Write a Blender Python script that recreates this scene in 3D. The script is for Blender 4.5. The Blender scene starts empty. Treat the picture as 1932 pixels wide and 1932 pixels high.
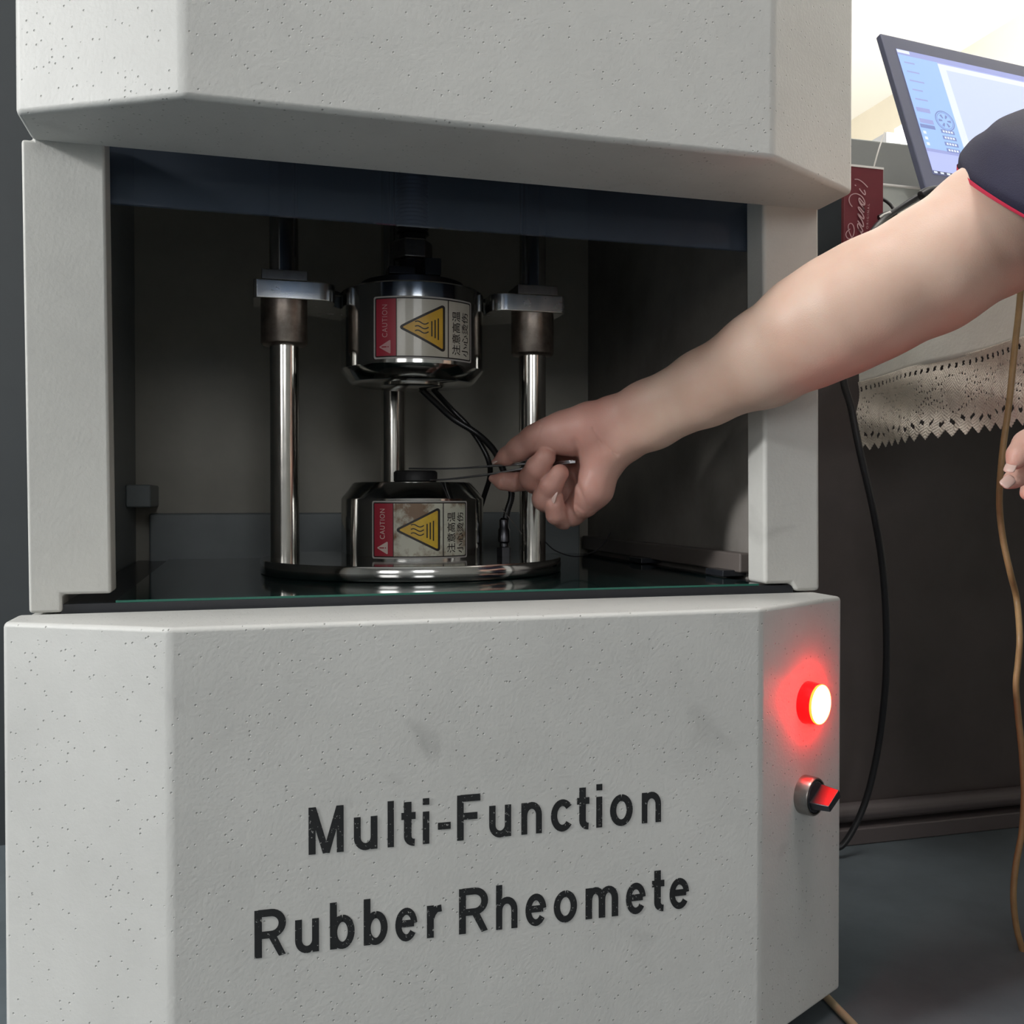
import bpy, bmesh, math, random
import numpy as np
from mathutils import Vector, Matrix
PI = math.pi
random.seed(7); rng = np.random.default_rng(7)
sc = bpy.context.scene
col = sc.collection

# ------------------------------------------------------------------ camera
CAM = np.array([-.15681, -.63031, .08001]); YAW, PITCH, FPX = -.26702, -.01426, 1821.294
_F0 = np.array([-math.sin(YAW), math.cos(YAW), 0.]); CR = np.array([math.cos(YAW), math.sin(YAW), 0.]); _U0 = np.array([0, 0, 1.])
CF = _F0*math.cos(PITCH)+_U0*math.sin(PITCH); CU = _U0*math.cos(PITCH)-_F0*math.sin(PITCH)
cam = bpy.data.objects.new('camera', bpy.data.cameras.new('camera')); col.objects.link(cam)
cam.data.sensor_width = 36; cam.data.sensor_fit = 'HORIZONTAL'; cam.data.lens = FPX/1932*36; cam.data.clip_start = .01
cam.matrix_world = Matrix([[CR[0], CU[0], -CF[0], CAM[0]], [CR[1], CU[1], -CF[1], CAM[1]], [CR[2], CU[2], -CF[2], CAM[2]], [0, 0, 0, 1]])
sc.camera = cam

def at(px, py, t):                      # surveyed picture point at distance t along the view axis -> world point
    return CAM+t*(CF+CR*(px-966)/FPX-CU*(py-966)/FPX)
def on_y(px, py, y):
    d = CF+CR*(px-966)/FPX-CU*(py-966)/FPX
    return CAM+d*(y-CAM[1])/d[1]
def on_plane(px, py, p, n):
    d = CF+CR*(px-966)/FPX-CU*(py-966)/FPX
    return CAM+d*(np.dot(np.array(p)-CAM, n)/np.dot(d, n))

# ------------------------------------------------------------------ light and exposure
sc.view_settings.view_transform = 'Standard'; sc.view_settings.look = 'None'
sc.view_settings.gamma = 1; sc.view_settings.use_curve_mapping = False
sc.view_settings.exposure = 0.42
wd = bpy.data.worlds.new('world'); sc.world = wd; wd.use_nodes = True
wd.node_tree.nodes['Background'].inputs[0].default_value = (.75, .85, 1, 1)
wd.node_tree.nodes['Background'].inputs[1].default_value = .3

def area(name, loc, aim, sx, sy, power, color=(1, 1, 1), spread=180):
    l = bpy.data.lights.new(name, 'AREA'); l.shape = 'RECTANGLE'; l.size = sx; l.size_y = sy; l.energy = power; l.color = color
    l.spread = math.radians(spread)
    o = bpy.data.objects.new(name, l); col.objects.link(o); o.location = loc
    o.rotation_euler = (Vector(aim)-Vector(loc)).to_track_quat('-Z', 'Y').to_euler()
    return o
KEYD = np.array([-math.sin(math.radians(80))*math.cos(math.radians(22)), -math.cos(math.radians(80))*math.cos(math.radians(22)), math.sin(math.radians(22))])
area('window_light_left', tuple(np.array([0, .1, .0])+3.3*KEYD), (0, .1, -.3), .65, .65, 158, (1, .995, .985))
area('fill_light_rear', (-.10, -3.3, 1.0), (-.1, 0, .1), .8, .7, 8, (.98, .99, 1))  # added fill behind the camera, also puts highlights on the crosshead and platens
area('fill_light_side', (-1.7, -3.1, .9), (.3, 0, .1), .8, .9, 8, (1, .99, .98))  # added fill from the left rear to brighten the tablecloth
area('fill_light_overhead', (.34, -.40, 2.36), (.48, -.05, 0), .6, .6, 4, (1, .96, .93), 90)  # added overhead fill for the cloth, lace and arm, no lamp there
area('lamp_light_right', (1.5, -.9, 2.1), (.4, .1, .2), .7, .7, 3, (1, .92, .87))
area('fill_uplight_far_room', (2.5, .9, 1.2), (2.6, 3.0, 2.45), 1.0, 1.0, 128, (1, .98, .94))  # unseen uplight added to whiten the far ceiling

# ------------------------------------------------------------------ materials
MATS = {}
def mat(name, base, rough=.5, metal=0., var=0., vscale=8, var_col=None, bump=0., bscale=300, spec=.5, coat=0, emit=None, estr=0, sss=0, rvar=0):
    m = bpy.data.materials.new(name); m.use_nodes = True; nt = m.node_tree; N = nt.nodes; L = nt.links
    b = N['Principled BSDF']; b.inputs['Base Color'].default_value = (*base, 1); b.inputs['Roughness'].default_value = rough
    b.inputs['Metallic'].default_value = metal; b.inputs['Specular IOR Level'].default_value = spec; b.inputs['Coat Weight'].default_value = coat
    if emit: b.inputs['Emission Color'].default_value = (*emit, 1); b.inputs['Emission Strength'].default_value = estr
    if sss:
        b.inputs['Subsurface Weight'].default_value = sss; b.inputs['Subsurface Radius'].default_value = (1, .35, .2); b.inputs['Subsurface Scale'].default_value = .006
    tc = N.new('ShaderNodeTexCoord')
    if var or var_col:
        n = N.new('ShaderNodeTexNoise'); n.inputs['Scale'].default_value = vscale; n.inputs['Detail'].default_value = 6; n.inputs['Roughness'].default_value = .65
        L.new(tc.outputs['Object'], n.inputs['Vector'])
        r = N.new('ShaderNodeValToRGB'); r.color_ramp.elements[0].position = .38; r.color_ramp.elements[1].position = .72
        c2 = var_col or tuple(max(0, c*(1-var)) for c in base)
        r.color_ramp.elements[0].color = (*base, 1); r.color_ramp.elements[1].color = (*c2, 1)
        L.new(n.outputs['Fac'], r.inputs[0]); L.new(r.outputs[0], b.inputs['Base Color'])
    if rvar:
        n3 = N.new('ShaderNodeTexNoise'); n3.inputs['Scale'].default_value = 60; n3.inputs['Detail'].default_value = 4
        L.new(tc.outputs['Object'], n3.inputs['Vector'])
        mr = N.new('ShaderNodeMapRange'); mr.inputs['To Min'].default_value = max(.02, rough-rvar); mr.inputs['To Max'].default_value = rough+rvar
        L.new(n3.outputs['Fac'], mr.inputs[0]); L.new(mr.outputs[0], b.inputs['Roughness'])
    if bump:
        n2 = N.new('ShaderNodeTexNoise'); n2.inputs['Scale'].default_value = bscale; n2.inputs['Detail'].default_value = 3
        L.new(tc.outputs['Object'], n2.inputs['Vector'])
        bp = N.new('ShaderNodeBump'); bp.inputs['Strength'].default_value = bump; bp.inputs['Distance'].default_value = .001
        L.new(n2.outputs['Fac'], bp.inputs['Height']); L.new(bp.outputs[0], b.inputs['Normal'])
    MATS[name] = m
    return m

def paint_mat(name, base, pits=True):
    """Powder coated sheet steel: orange-peel relief, small pinholes, faint smudges."""
    m = mat(name, base, .5, spec=.32); nt = m.node_tree; N = nt.nodes; L = nt.links; b = N['Principled BSDF']
    tc = N.new('ShaderNodeTexCoord')
    sm = N.new('ShaderNodeTexNoise'); sm.inputs['Scale'].default_value = 7; sm.inputs['Detail'].default_value = 8; sm.inputs['Roughness'].default_value = .7
    L.new(tc.outputs['Object'], sm.inputs['Vector'])
    r1 = N.new('ShaderNodeValToRGB'); r1.color_ramp.elements[0].position = .3; r1.color_ramp.elements[1].position = .8
    r1.color_ramp.elements[0].color = (*base, 1); r1.color_ramp.elements[1].color = tuple(c*.82 for c in base)+(1,)
    L.new(sm.outputs['Fac'], r1.inputs[0])
    # scarce smudges
    s2 = N.new('ShaderNodeTexNoise'); s2.inputs['Scale'].default_value = 14; s2.inputs['Detail'].default_value = 5; s2.inputs['Distortion'].default_value = .6
    L.new(tc.outputs['Object'], s2.inputs['Vector'])
    r2 = N.new('ShaderNodeValToRGB'); r2.color_ramp.elements[0].position = .66; r2.color_ramp.elements[1].position = .8
    r2.color_ramp.elements[0].color = (1, 1, 1, 1); r2.color_ramp.elements[1].color = (.72, .72, .72, 1)
    L.new(s2.outputs['Fac'], r2.inputs[0])
    mx = N.new('ShaderNodeMix'); mx.data_type = 'RGBA'; mx.blend_type = 'MULTIPLY'; mx.inputs[0].default_value = .8
    L.new(r1.outputs[0], mx.inputs[6]); L.new(r2.outputs[0], mx.inputs[7])
    last = mx.outputs[2]
    no = N.new('ShaderNodeTexNoise'); no.inputs['Scale'].default_value = 420; no.inputs['Detail'].default_value = 2
    L.new(tc.outputs['Object'], no.inputs['Vector'])
    bp = N.new('ShaderNodeBump'); bp.inputs['Strength'].default_value = .22; bp.inputs['Distance'].default_value = .0008
    L.new(no.outputs['Fac'], bp.inputs['Height'])
    if pits:
        vo = N.new('ShaderNodeTexVoronoi'); vo.inputs['Scale'].default_value = 215; L.new(tc.outputs['Object'], vo.inputs['Vector'])
        rs = N.new('ShaderNodeSeparateColor'); L.new(vo.outputs['Color'], rs.inputs[0])
        # only some cells carry a pinhole
        lt = N.new('ShaderNodeMath'); lt.operation = 'LESS_THAN'; lt.inputs[1].default_value = .62; L.new(rs.outputs[0], lt.inputs[0])
        pr = N.new('ShaderNodeMapRange'); pr.inputs['From Min'].default_value = .06; pr.inputs['From Max'].default_value = .17
        pr.inputs['To Min'].default_value = 1; pr.inputs['To Max'].default_value = 0; L.new(vo.outputs['Distance'], pr.inputs[0])
        mu = N.new('ShaderNodeMath'); mu.operation = 'MULTIPLY'; L.new(lt.outputs[0], mu.inputs[0]); L.new(pr.outputs[0], mu.inputs[1])
        m2 = N.new('ShaderNodeMix'); m2.data_type = 'RGBA'; m2.blend_type = 'MIX'
        f = N.new('ShaderNodeMath'); f.operation = 'MULTIPLY'; f.inputs[1].default_value = .36; L.new(mu.outputs[0], f.inputs[0])
        L.new(f.outputs[0], m2.inputs[0]); L.new(last, m2.inputs[6]); m2.inputs[7].default_value = tuple(c*.35 for c in base)+(1,)
        last = m2.outputs[2]
        b2 = N.new('ShaderNodeBump'); b2.invert = True; b2.inputs['Strength'].default_value = .7; b2.inputs['Distance'].default_value = .001
        L.new(mu.outputs[0], b2.inputs['Height']); L.new(bp.outputs[0], b2.inputs['Normal']); L.new(b2.outputs[0], b.inputs['Normal'])
    else:
        L.new(bp.outputs[0], b.inputs['Normal'])
    L.new(last, b.inputs['Base Color'])
    return m

M_PAINT = paint_mat('powder_coat', (.60, .605, .585))
M_PAINT2 = paint_mat('powder_coat_column', (.60, .60, .57), pits=False)
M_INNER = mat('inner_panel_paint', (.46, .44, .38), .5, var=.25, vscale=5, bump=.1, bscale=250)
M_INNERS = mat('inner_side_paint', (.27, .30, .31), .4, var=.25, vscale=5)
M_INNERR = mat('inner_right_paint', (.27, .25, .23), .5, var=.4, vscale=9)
M_DFLANGE = mat('flange_paint', (.14, .12, .11), .5)
M_BLACK = mat('black_enamel', (.02, .022, .027), .25)
M_GLASS = mat('dark_green_glass', (.006, .02, .02), .06, spec=.9)
M_EDGE = mat('green_glass_edge', (.02, .14, .10), .15)
M_CHROME = mat('polished_steel', (.62, .62, .60), .11, 1, var=.12, vscale=30, rvar=.05)
M_CHROME2 = mat('ground_steel_rod', (.72, .70, .66), .16, 1, var=.15, vscale=25, rvar=.06)
M_PLATE = mat('bright_plated_steel', (.84, .82, .78), .24, 1, var=.08, vscale=40, rvar=.1)
M_STEEL = mat('dull_steel', (.38, .36, .34), .33, 1, var=.3, vscale=60, rvar=.1)
M_BRONZE = mat('worn_bushing_steel', (.44, .37, .32), .38, 1, var=.4, vscale=90, rvar=.12)
M_DSTEEL = mat('dark_steel', (.09, .09, .1), .3, 1)
M_RUBBER = mat('black_rubber', (.012, .012, .013), .55, bump=.2)
M_CABLE = mat('black_cable', (.018, .018, .02), .4)
M_BRAID = mat('braided_hose', (.05, .05, .052), .32, .8)
M_TUBE = mat('tan_rubber_tube', (.34, .22, .10), .45, var=.35, vscale=40, bump=.3, bscale=120)
M_TUBE2 = mat('tan_cord', (.42, .32, .2), .6)
M_WALL = mat('cream_wall', (.86, .80, .68), .8, var=.06, vscale=2)
M_NEAR = mat('grey_wall', (.38, .39, .40), .8)
M_CEIL = mat('white_ceiling', (.92, .92, .9), .8)
M_DARKWALL = mat('slate_wall', (.030, .036, .040), .6, var=.25, vscale=3)
M_FLOOR = mat('grey_floor', (.12, .145, .16), .5, spec=.25, var=.35, vscale=6, bump=.1, bscale=60)
M_PANEL = mat('dark_wood_panel', (.085, .070, .068), .5, var=.3, vscale=6)
M_RAIL = mat('dark_rail', (.10, .085, .085), .45)
M_DIV = mat('grey_divider', (.40, .415, .40), .6, var=.12, vscale=5)
M_CLOTH = mat('pale_tablecloth', (.86, .84, .79), .9, var=.12, vscale=12, bump=.4, bscale=260)
M_LACE = mat('cotton_lace', (.84, .76, .67), .95, var=.2, vscale=40, bump=.8, bscale=420)
M_BOX = mat('pale_grey_board', (.44, .46, .43), .6, var=.1)
M_WHITE = mat('white_paper_edge', (.8, .78, .74), .8)
M_RED = mat('wine_red_card', (.15, .020, .030), .45, var=.1, vscale=10)
M_PINK = mat('pale_pink_print', (.52, .33, .34), .6)
M_BEZEL = mat('monitor_bezel', (.115, .125, .20), .35)  # black bezel lifted to blue-grey, the bright haze over it is in the colour
M_WOOD = mat('dark_table_wood', (.07, .05, .04), .5)
M_NAVY = mat('navy_knit', (.013, .012, .034), .85, bump=.5, bscale=900, var=.2, vscale=30)
M_TRIM = mat('red_piping', (.55, .02, .07), .7)
M_TROU = mat('dark_trousers', (.02, .02, .024), .9)
M_HAIR = mat('black_hair', (.012, .01, .01), .45, bump=.6, bscale=500)
M_SHOE = mat('black_shoe', (.02, .02, .02), .5)
M_NAIL = mat('fingernail', (.60, .42, .37), .28, sss=.1)
M_STK_W = mat('sticker_white', (.55, .52, .45), .32, coat=.3, var_col=(.46, .42, .34), vscale=22)
M_STK_S = mat('sticker_border', (.42, .40, .38), .35)
M_STK_R = mat('sticker_red', (.36, .025, .045), .4)
M_STK_Y = mat('sticker_yellow', (.68, .40, .03), .4, var_col=(.55, .30, .03), vscale=30)
M_STK_K = mat('sticker_black', (.018, .014, .014), .45)
M_STK_P = mat('sticker_faded_print', (.55, .30, .30), .5)
# lower sticker: brown heat stains
M_STK_WB = mat('sticker_white_stained', (.60, .60, .50), .3, coat=.4, var_col=(.22, .13, .07), vscale=26, bump=.5, bscale=70)
for nd in M_STK_WB.node_tree.nodes:
    if nd.type == 'VALTORGB': nd.color_ramp.elements[0].position = .46; nd.color_ramp.elements[1].position = .57
M_STK_YB = mat('sticker_yellow_stained', (.78, .52, .03), .35, coat=.4, var_col=(.52, .27, .04), vscale=40)
M_STK_PB = mat('sticker_pale_print', (.62, .50, .45), .5)
M_LAMPR = mat('red_lamp_side', (.6, .01, .02), .25, emit=(1, .0, .0), estr=36)
M_LAMPC = mat('red_lamp_core', (.9, .3, .2), .3, emit=(1, .10, .06), estr=55)
M_LAMPY = mat('red_lamp_amber', (.9, .3, .1), .3, emit=(1, .30, .02), estr=1.6)
M_LETTER = mat('black_print', (.016, .018, .02), .5)

def speckle_letters(m):
    nt = m.node_tree; N = nt.nodes; L = nt.links; b = N['Principled BSDF']; tc = N.new('ShaderNodeTexCoord')
    n = N.new('ShaderNodeTexNoise'); n.inputs['Scale'].default_value = 620; n.inputs['Detail'].default_value = 3; L.new(tc.outputs['Object'], n.inputs['Vector'])
    r = N.new('ShaderNodeValToRGB'); r.color_ramp.elements[0].position = .665; r.color_ramp.elements[1].position = .69
    r.color_ramp.elements[0].color = (.010, .011, .012, 1); r.color_ramp.elements[1].color = (.3, .3, .29, 1)
    L.new(n.outputs['Fac'], r.inputs[0]); L.new(r.outputs[0], b.inputs['Base Color'])
speckle_letters(M_LETTER)

def plexi(name):
    m = bpy.data.materials.new(name); m.use_nodes = True; nt = m.node_tree; N = nt.nodes; L = nt.links; N.remove(N['Principled BSDF'])
    tr = N.new('ShaderNodeBsdfTransparent'); tr.inputs[0].default_value = (.42, .50, .62, 1)
    gl = N.new('ShaderNodeBsdfGlossy'); gl.inputs['Roughness'].default_value = .06; gl.inputs[0].default_value = (.75, .85, 1, 1)
    fr = N.new('ShaderNodeFresnel'); fr.inputs[0].default_value = 1.5
    mx = N.new('ShaderNodeMixShader'); L.new(fr.outputs[0], mx.inputs[0]); L.new(tr.outputs[0], mx.inputs[1]); L.new(gl.outputs[0], mx.inputs[2])
    df = N.new('ShaderNodeBsdfDiffuse'); df.inputs[0].default_value = (.30, .36, .46, 1)
    m3 = N.new('ShaderNodeMixShader'); m3.inputs[0].default_value = .12; L.new(mx.outputs[0], m3.inputs[1]); L.new(df.outputs[0], m3.inputs[2])  # bluish diffuse film lightens the pane in place of its bright reflection
    L.new(m3.outputs[0], N['Material Output'].inputs[0])
    return m
M_PLEXI = plexi('smoked_acrylic')

def skin_mat(name, palm):
    m = mat(name, (.60, .40, .30), .48, sss=.25, spec=.35); nt = m.node_tree; N = nt.nodes; L = nt.links; b = N['Principled BSDF']
    at_ = N.new('ShaderNodeAttribute'); at_.attribute_name = 'flush'
    tc = N.new('ShaderNodeTexCoord'); n = N.new('ShaderNodeTexNoise'); n.inputs['Scale'].default_value = 35; n.inputs['Detail'].default_value = 5
    L.new(tc.outputs['Object'], n.inputs['Vector'])
    mx = N.new('ShaderNodeMix'); mx.data_type = 'RGBA'; L.new(at_.outputs['Fac'], mx.inputs[0])
    mx.inputs[6].default_value = (.63, .45, .36, 1); mx.inputs[7].default_value = (.51, .265, .225, 1)
    m2 = N.new('ShaderNodeMix'); m2.data_type = 'RGBA'; m2.blend_type = 'MULTIPLY'
    mr = N.new('ShaderNodeMapRange'); mr.inputs['From Min'].default_value = .35; mr.inputs['From Max'].default_value = .75; mr.inputs['To Max'].default_value = .5
    L.new(n.outputs['Fac'], mr.inputs[0]); L.new(mr.outputs[0], m2.inputs[0]); L.new(mx.outputs[2], m2.inputs[6]); m2.inputs[7].default_value = (.88, .74, .70, 1)
    L.new(m2.outputs[2], b.inputs['Base Color'])
    n2 = N.new('ShaderNodeTexVoronoi'); n2.inputs['Scale'].default_value = 900; L.new(tc.outputs['Object'], n2.inputs['Vector'])
    bp = N.new('ShaderNodeBump'); bp.inputs['Strength'].default_value = .12; bp.inputs['Distance'].default_value = .0006
    L.new(n2.outputs['Distance'], bp.inputs['Height']); L.new(bp.outputs[0], b.inputs['Normal'])
    return m
M_SKIN = skin_mat('skin', True)

# ------------------------------------------------------------------ mesh helpers
class MB:
    def __init__(s): s.v = []; s.f = []; s.m = []
    def add(s, V, F, mi=0):
        o = len(s.v); s.v += [tuple(map(float, p)) for p in V]; s.f += [tuple(i+o for i in f) for f in F]; s.m += [mi]*len(F); return s
    def box(s, x, y, z, mi=0):
        V = [(a, b, c) for c in z for b in y for a in x]
        return s.add(V, [(0, 2, 3, 1), (4, 5, 7, 6), (0, 1, 5, 4), (2, 6, 7, 3), (0, 4, 6, 2), (1, 3, 7, 5)], mi)
    def prism(s, P, z0, z1, axis='z', mi=0):
        n = len(P)
        if axis == 'z': V = [(p[0], p[1], z0) for p in P]+[(p[0], p[1], z1) for p in P]
        else: V = [(p[0], z0, p[1]) for p in P]+[(p[0], z1, p[1]) for p in P]
        F = [tuple(range(n))[::-1], tuple(range(n, 2*n))]+[(i, (i+1) % n, n+(i+1) % n, n+i) for i in range(n)]
        return s.add(V, F, mi)
    def lathe(s, prof, c=(0, 0, 0), seg=96, M=None, mi=0, cap=True):
        V = []; F = []
        for r, z in prof:
            for k in range(seg):
                a = 2*PI*k/seg; V.append((r*math.cos(a), r*math.sin(a), z))
        n = len(prof)
        for i in range(n-1):
            for k in range(seg):
                k2 = (k+1) % seg; F.append((i*seg+k, i*seg+k2, (i+1)*seg+k2, (i+1)*seg+k))
        if cap:
            F.append(tuple(range(seg))[::-1]); F.append(tuple((n-1)*seg+k for k in range(seg)))
        if M is not None: V = [tuple(M @ Vector(p)) for p in V]
        V = [(p[0]+c[0], p[1]+c[1], p[2]+c[2]) for p in V]
        return s.add(V, F, mi)
    def tube(s, pts, r, seg=12, mi=0, sub=6, rough=0):
        P = smooth_path(pts, sub); n = len(P)
        R = r if callable(r) else (lambda u: r)
        V = []; F = []; T = np.gradient(P, axis=0); T /= np.linalg.norm(T, axis=1)[:, None]
        N = np.cross(T[0], [0, 0, 1.]);
        if np.linalg.norm(N) < .1: N = np.cross(T[0], [1., 0, 0])
        for i in range(n):
            N = N-T[i]*np.dot(N, T[i]); N /= np.linalg.norm(N); B = np.cross(T[i], N)
            for k in range(seg):
                a = 2*PI*k/seg; V.append(P[i]+R(i/(n-1))*(N*math.cos(a)+B*math.sin(a)))
        for i in range(n-1):
            for k in range(seg):
                k2 = (k+1) % seg; F.append((i*seg+k, i*seg+k2, (i+1)*seg+k2, (i+1)*seg+k))
        F.append(tuple(range(seg))[::-1]); F.append(tuple((n-1)*seg+k for k in range(seg)))
        return s.add(V, F, mi)
    def build(s, name, mats, parent=None, smooth=None, bevel=0, bseg=3, **kw):
        return make(name, s.v, s.f, mats, parent, smooth, bevel, bseg, s.m, **kw)

def smooth_path(pts, sub=6):
    P = np.array(pts, float)
    if sub <= 1 or len(P) < 3: return P
    Q = np.vstack([2*P[0]-P[1], P, 2*P[-1]-P[-2]]); out = []
    for i in range(1, len(Q)-2):
        for k in range(sub):
            t = k/sub; a, b, c, d = Q[i-1], Q[i], Q[i+1], Q[i+2]
            out.append(.5*((2*b)+(-a+c)*t+(2*a-5*b+4*c-d)*t*t+(-a+3*b-3*c+d)*t**3))
    out.append(P[-1]); return np.array(out)

ORIG = {}
def root(name, loc, label, cat, group=None):
    o = bpy.data.objects.new(name, None); col.objects.link(o); o.location = loc; o.empty_display_size = .05
    ORIG[o.name] = np.array(loc, float); tag(o, label, cat, group); return o
def tag(o, label=None, cat=None, group=None, kind=None):
    if label: o['label'] = label
    if cat: o['category'] = cat
    if group: o['group'] = group
    if kind: o['kind'] = kind
    return o
def make(name, V, F, mats, parent=None, smooth=None, bevel=0, bseg=3, mi=None, label=None, ang=35):
    V = np.array(V, float)
    org = ORIG[parent.name] if parent is not None else V.mean(0)*[1, 1, 0]+[0, 0, V[:, 2].min()]
    me = bpy.data.meshes.new(name); me.from_pydata((V-org).tolist(), [], [tuple(map(int, f)) for f in F])
    mats = mats if isinstance(mats, (list, tuple)) else [mats]
    for m in mats: me.materials.append(m)
    if mi is not None and len(mats) > 1: me.polygons.foreach_set('material_index', mi)
    bm = bmesh.new(); bm.from_mesh(me)
    if smooth is None or smooth == 'fix': bmesh.ops.recalc_face_normals(bm, faces=bm.faces)
    bm.to_mesh(me); bm.free()
    if smooth is not False:
        me.polygons.foreach_set('use_smooth', [True]*len(me.polygons)); me.set_sharp_from_angle(angle=math.radians(ang))
    me.update()
    o = bpy.data.objects.new(name, me); col.objects.link(o)
    if parent is not None: o.parent = parent
    else: o.location = org
    ORIG[o.name] = org
    if bevel:
        b = o.modifiers.new('bevel', 'BEVEL'); b.width = bevel; b.segments = bseg; b.limit_method = 'ANGLE'; b.harden_normals = True
        b.angle_limit = math.radians(25)
    if label: o['label'] = label
    return o
def struct(o): o['kind'] = 'structure'; return o

# flat 2D artwork: text and shapes, in a plane (u, v)
def text2d(s, bold=0.0, spacing=1.0):
    c = bpy.data.curves.new('txt', 'FONT'); c.body = s; c.offset = bold; c.space_character = spacing; c.resolution_u = 5
    o = bpy.data.objects.new('txt', c); col.objects.link(o)
    dg = bpy.context.evaluated_depsgraph_get(); me = bpy.data.meshes.new_from_object(o.evaluated_get(dg))
    V = np.array([v.co[:2] for v in me.vertices]); F = [tuple(p.vertices) for p in me.polygons]
    bpy.data.objects.remove(o); bpy.data.curves.remove(c); bpy.data.meshes.remove(me)
    return V, F
def rot90ccw_fit(V, x0, x1, y0, y1):
    """text set reading upwards: glyph up = picture left. Fit into picture box (x0..x1, y0 top .. y1 bottom)."""
    u = (V[:, 0]-V[:, 0].min())/np.ptp(V[:, 0]); v = (V[:, 1]-V[:, 1].min())/np.ptp(V[:, 1])
    return np.stack([x1-(x1-x0)*v, y1-(y1-y0)*u], 1)
def round_poly(P, r, n=6):
    """convex polygon with corners rounded outward by r"""
    P = np.array(P, float); c = P.mean(0); out = []; k = len(P)
    for i in range(k):
        a, b, d = P[i-1], P[i], P[(i+1) % k]
        def nrm(p, q):
            e = (q-p)/np.linalg.norm(q-p); m = np.array([e[1], -e[0]])
            return m if np.dot(m, (p+q)/2-c) > 0 else -m
        n0, n1 = nrm(a, b), nrm(b, d); a0 = math.atan2(n0[1], n0[0]); a1 = math.atan2(n1[1], n1[0])
        da = (a1-a0+PI) % (2*PI)-PI
        for j in range(n+1):
            t = a0+da*j/n; out.append(b+r*np.array([math.cos(t), math.sin(t)]))
    return np.array(out)
def ribbon(pts, w, sub=5):
    P = smooth_path(pts, sub); T = np.gradient(P, axis=0); T /= np.linalg.norm(T, axis=1)[:, None]+1e-9
    N = np.stack([-T[:, 1], T[:, 0]], 1); W = np.array([w(i/(len(P)-1)) if callable(w) else w for i in range(len(P))])[:, None]/2
    V = np.vstack([P+N*W, P-N*W]); n = len(P); return V, [(i, i+1, n+i+1, n+i) for i in range(n-1)]
def sliced(V, F, step):
    """cut a flat mesh into narrow columns in x so that it can be wrapped on a cylinder"""
    bm = bmesh.new(); vs = [bm.verts.new((p[0], p[1], 0)) for p in V]
    for f in F:
        try: bm.faces.new([vs[i] for i in f])
        except ValueError: pass
    x = V[:, 0].min()+step*.5
    while x < V[:, 0].max():
        bmesh.ops.bisect_plane(bm, geom=bm.verts[:]+bm.edges[:]+bm.faces[:], plane_co=(x, 0, 0), plane_no=(1, 0, 0)); x += step
    bmesh.ops.triangulate(bm, faces=bm.faces[:])
    bm.verts.index_update()
    out = np.array([v.co[:2] for v in bm.verts]), [tuple(v.index for v in f.verts) for f in bm.faces]
    bm.free(); return out

# ------------------------------------------------------------------ setting
ZF = -.342
struct(make('floor', [(-3, -3.6, ZF), (3.55, -3.6, ZF), (3.55, 5.2, ZF), (-3, 5.2, ZF)], [(0, 1, 2, 3)], M_FLOOR))
ZC = CAM[2]+2.37
struct(MB().box((-3, 3.6), (-3.6, 5.3), (ZC, ZC+.05)).build('ceiling', M_CEIL))
struct(MB().box((3.5, 3.55), (-3.6, 5.3), (ZF, ZC)).build('wall_right', M_WALL))
struct(MB().box((-3, 3.55), (5.2, 5.25), (ZF, ZC)).build('wall_far', M_WALL))
struct(MB().box((-3.05, -3), (-3.6, 5.3), (ZF, ZC)).build('wall_left', M_NEAR))
struct(MB().box((-3, 3.55), (-3.65, -3.6), (ZF, ZC)).build('wall_near', M_NEAR))
struct(MB().box((-1.6, .33), (.66, .70), (ZF, 1.9)).build('wall_back', M_DARKWALL))
# low divider behind the work table
dv = MB(); dv.box((.335, 1.9), (.60, .625), (ZF, .604))
tag(dv.build('room_divider', M_DIV, bevel=.003), 'dull grey low partition panel behind the table and monitor', 'partition')
struct(MB().box((.335, .705), (.57, .595), (ZF, .545)).build('wall_side', M_DARKWALL))
struct(MB().box((.335, 1.9), (.41, .425), (ZF, .30)).build('wall_rear', M_PANEL))
bb = MB().tube([(.335, .40, ZF+.036), (1.9, .40, ZF+.036)], .012, sub=1); bb.box((.335, 1.9), (.385, .41), (ZF, ZF+.02))
struct(bb.build('baseboard_rear', M_RAIL, bevel=.002))

# ------------------------------------------------------------------ the rheometer
W = .31; A = .20444; C = .05713; XL, XLI, XRI, XRO = -.30529, -.25175, .26541, .31901; YC = .10378; ZU = .3276; YB = .62
ZB = -.3228
mc = root('rubber_rheometer', (0, .31, ZF), 'large off-white floor standing rubber test machine with open dark chamber', 'machine')
front = [(-W, YC-.006), (-W, C), (-A, 0), (A, 0), (W, C), (W, YC-.006)]
lc = MB().prism(front, ZB, 0).build('lower_cabinet', M_PAINT, mc, bevel=.0035)
MB().box((XL, XRO), (YC-.006, YB), (ZB, -.002)).build('cabinet_body', M_PAINT2, mc, bevel=.002)
for x in (-.27, .27):
    for y in (.08, .56): MB().lathe([(.018, ZF), (.018, ZF+.004), (.012, ZF+.006), (.012, ZB)], (x, y, 0), 24).build('foot', M_RUBBER, mc)
xo, yo = .0093, .0017
uf = [(x+xo, y+yo) for x, y in front[1:5]]; uf = [(uf[0][0], YC+.003)]+uf+[(uf[-1][0], YC+.003)]
MB().prism(uf, ZU, .80).build('upper_housing', M_PAINT, mc, bevel=.004)
MB().box((XL, XRO), (YC+.0005, YB), (.52, .80)).build('housing_body', M_PAINT2, mc)
def lean(m):
    m.v = [(x+(-.0014+.0028*(1-min(max(z/ZU, 0), 1))) if True else x, y, z) for x, y, z in m.v]; return m
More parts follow.
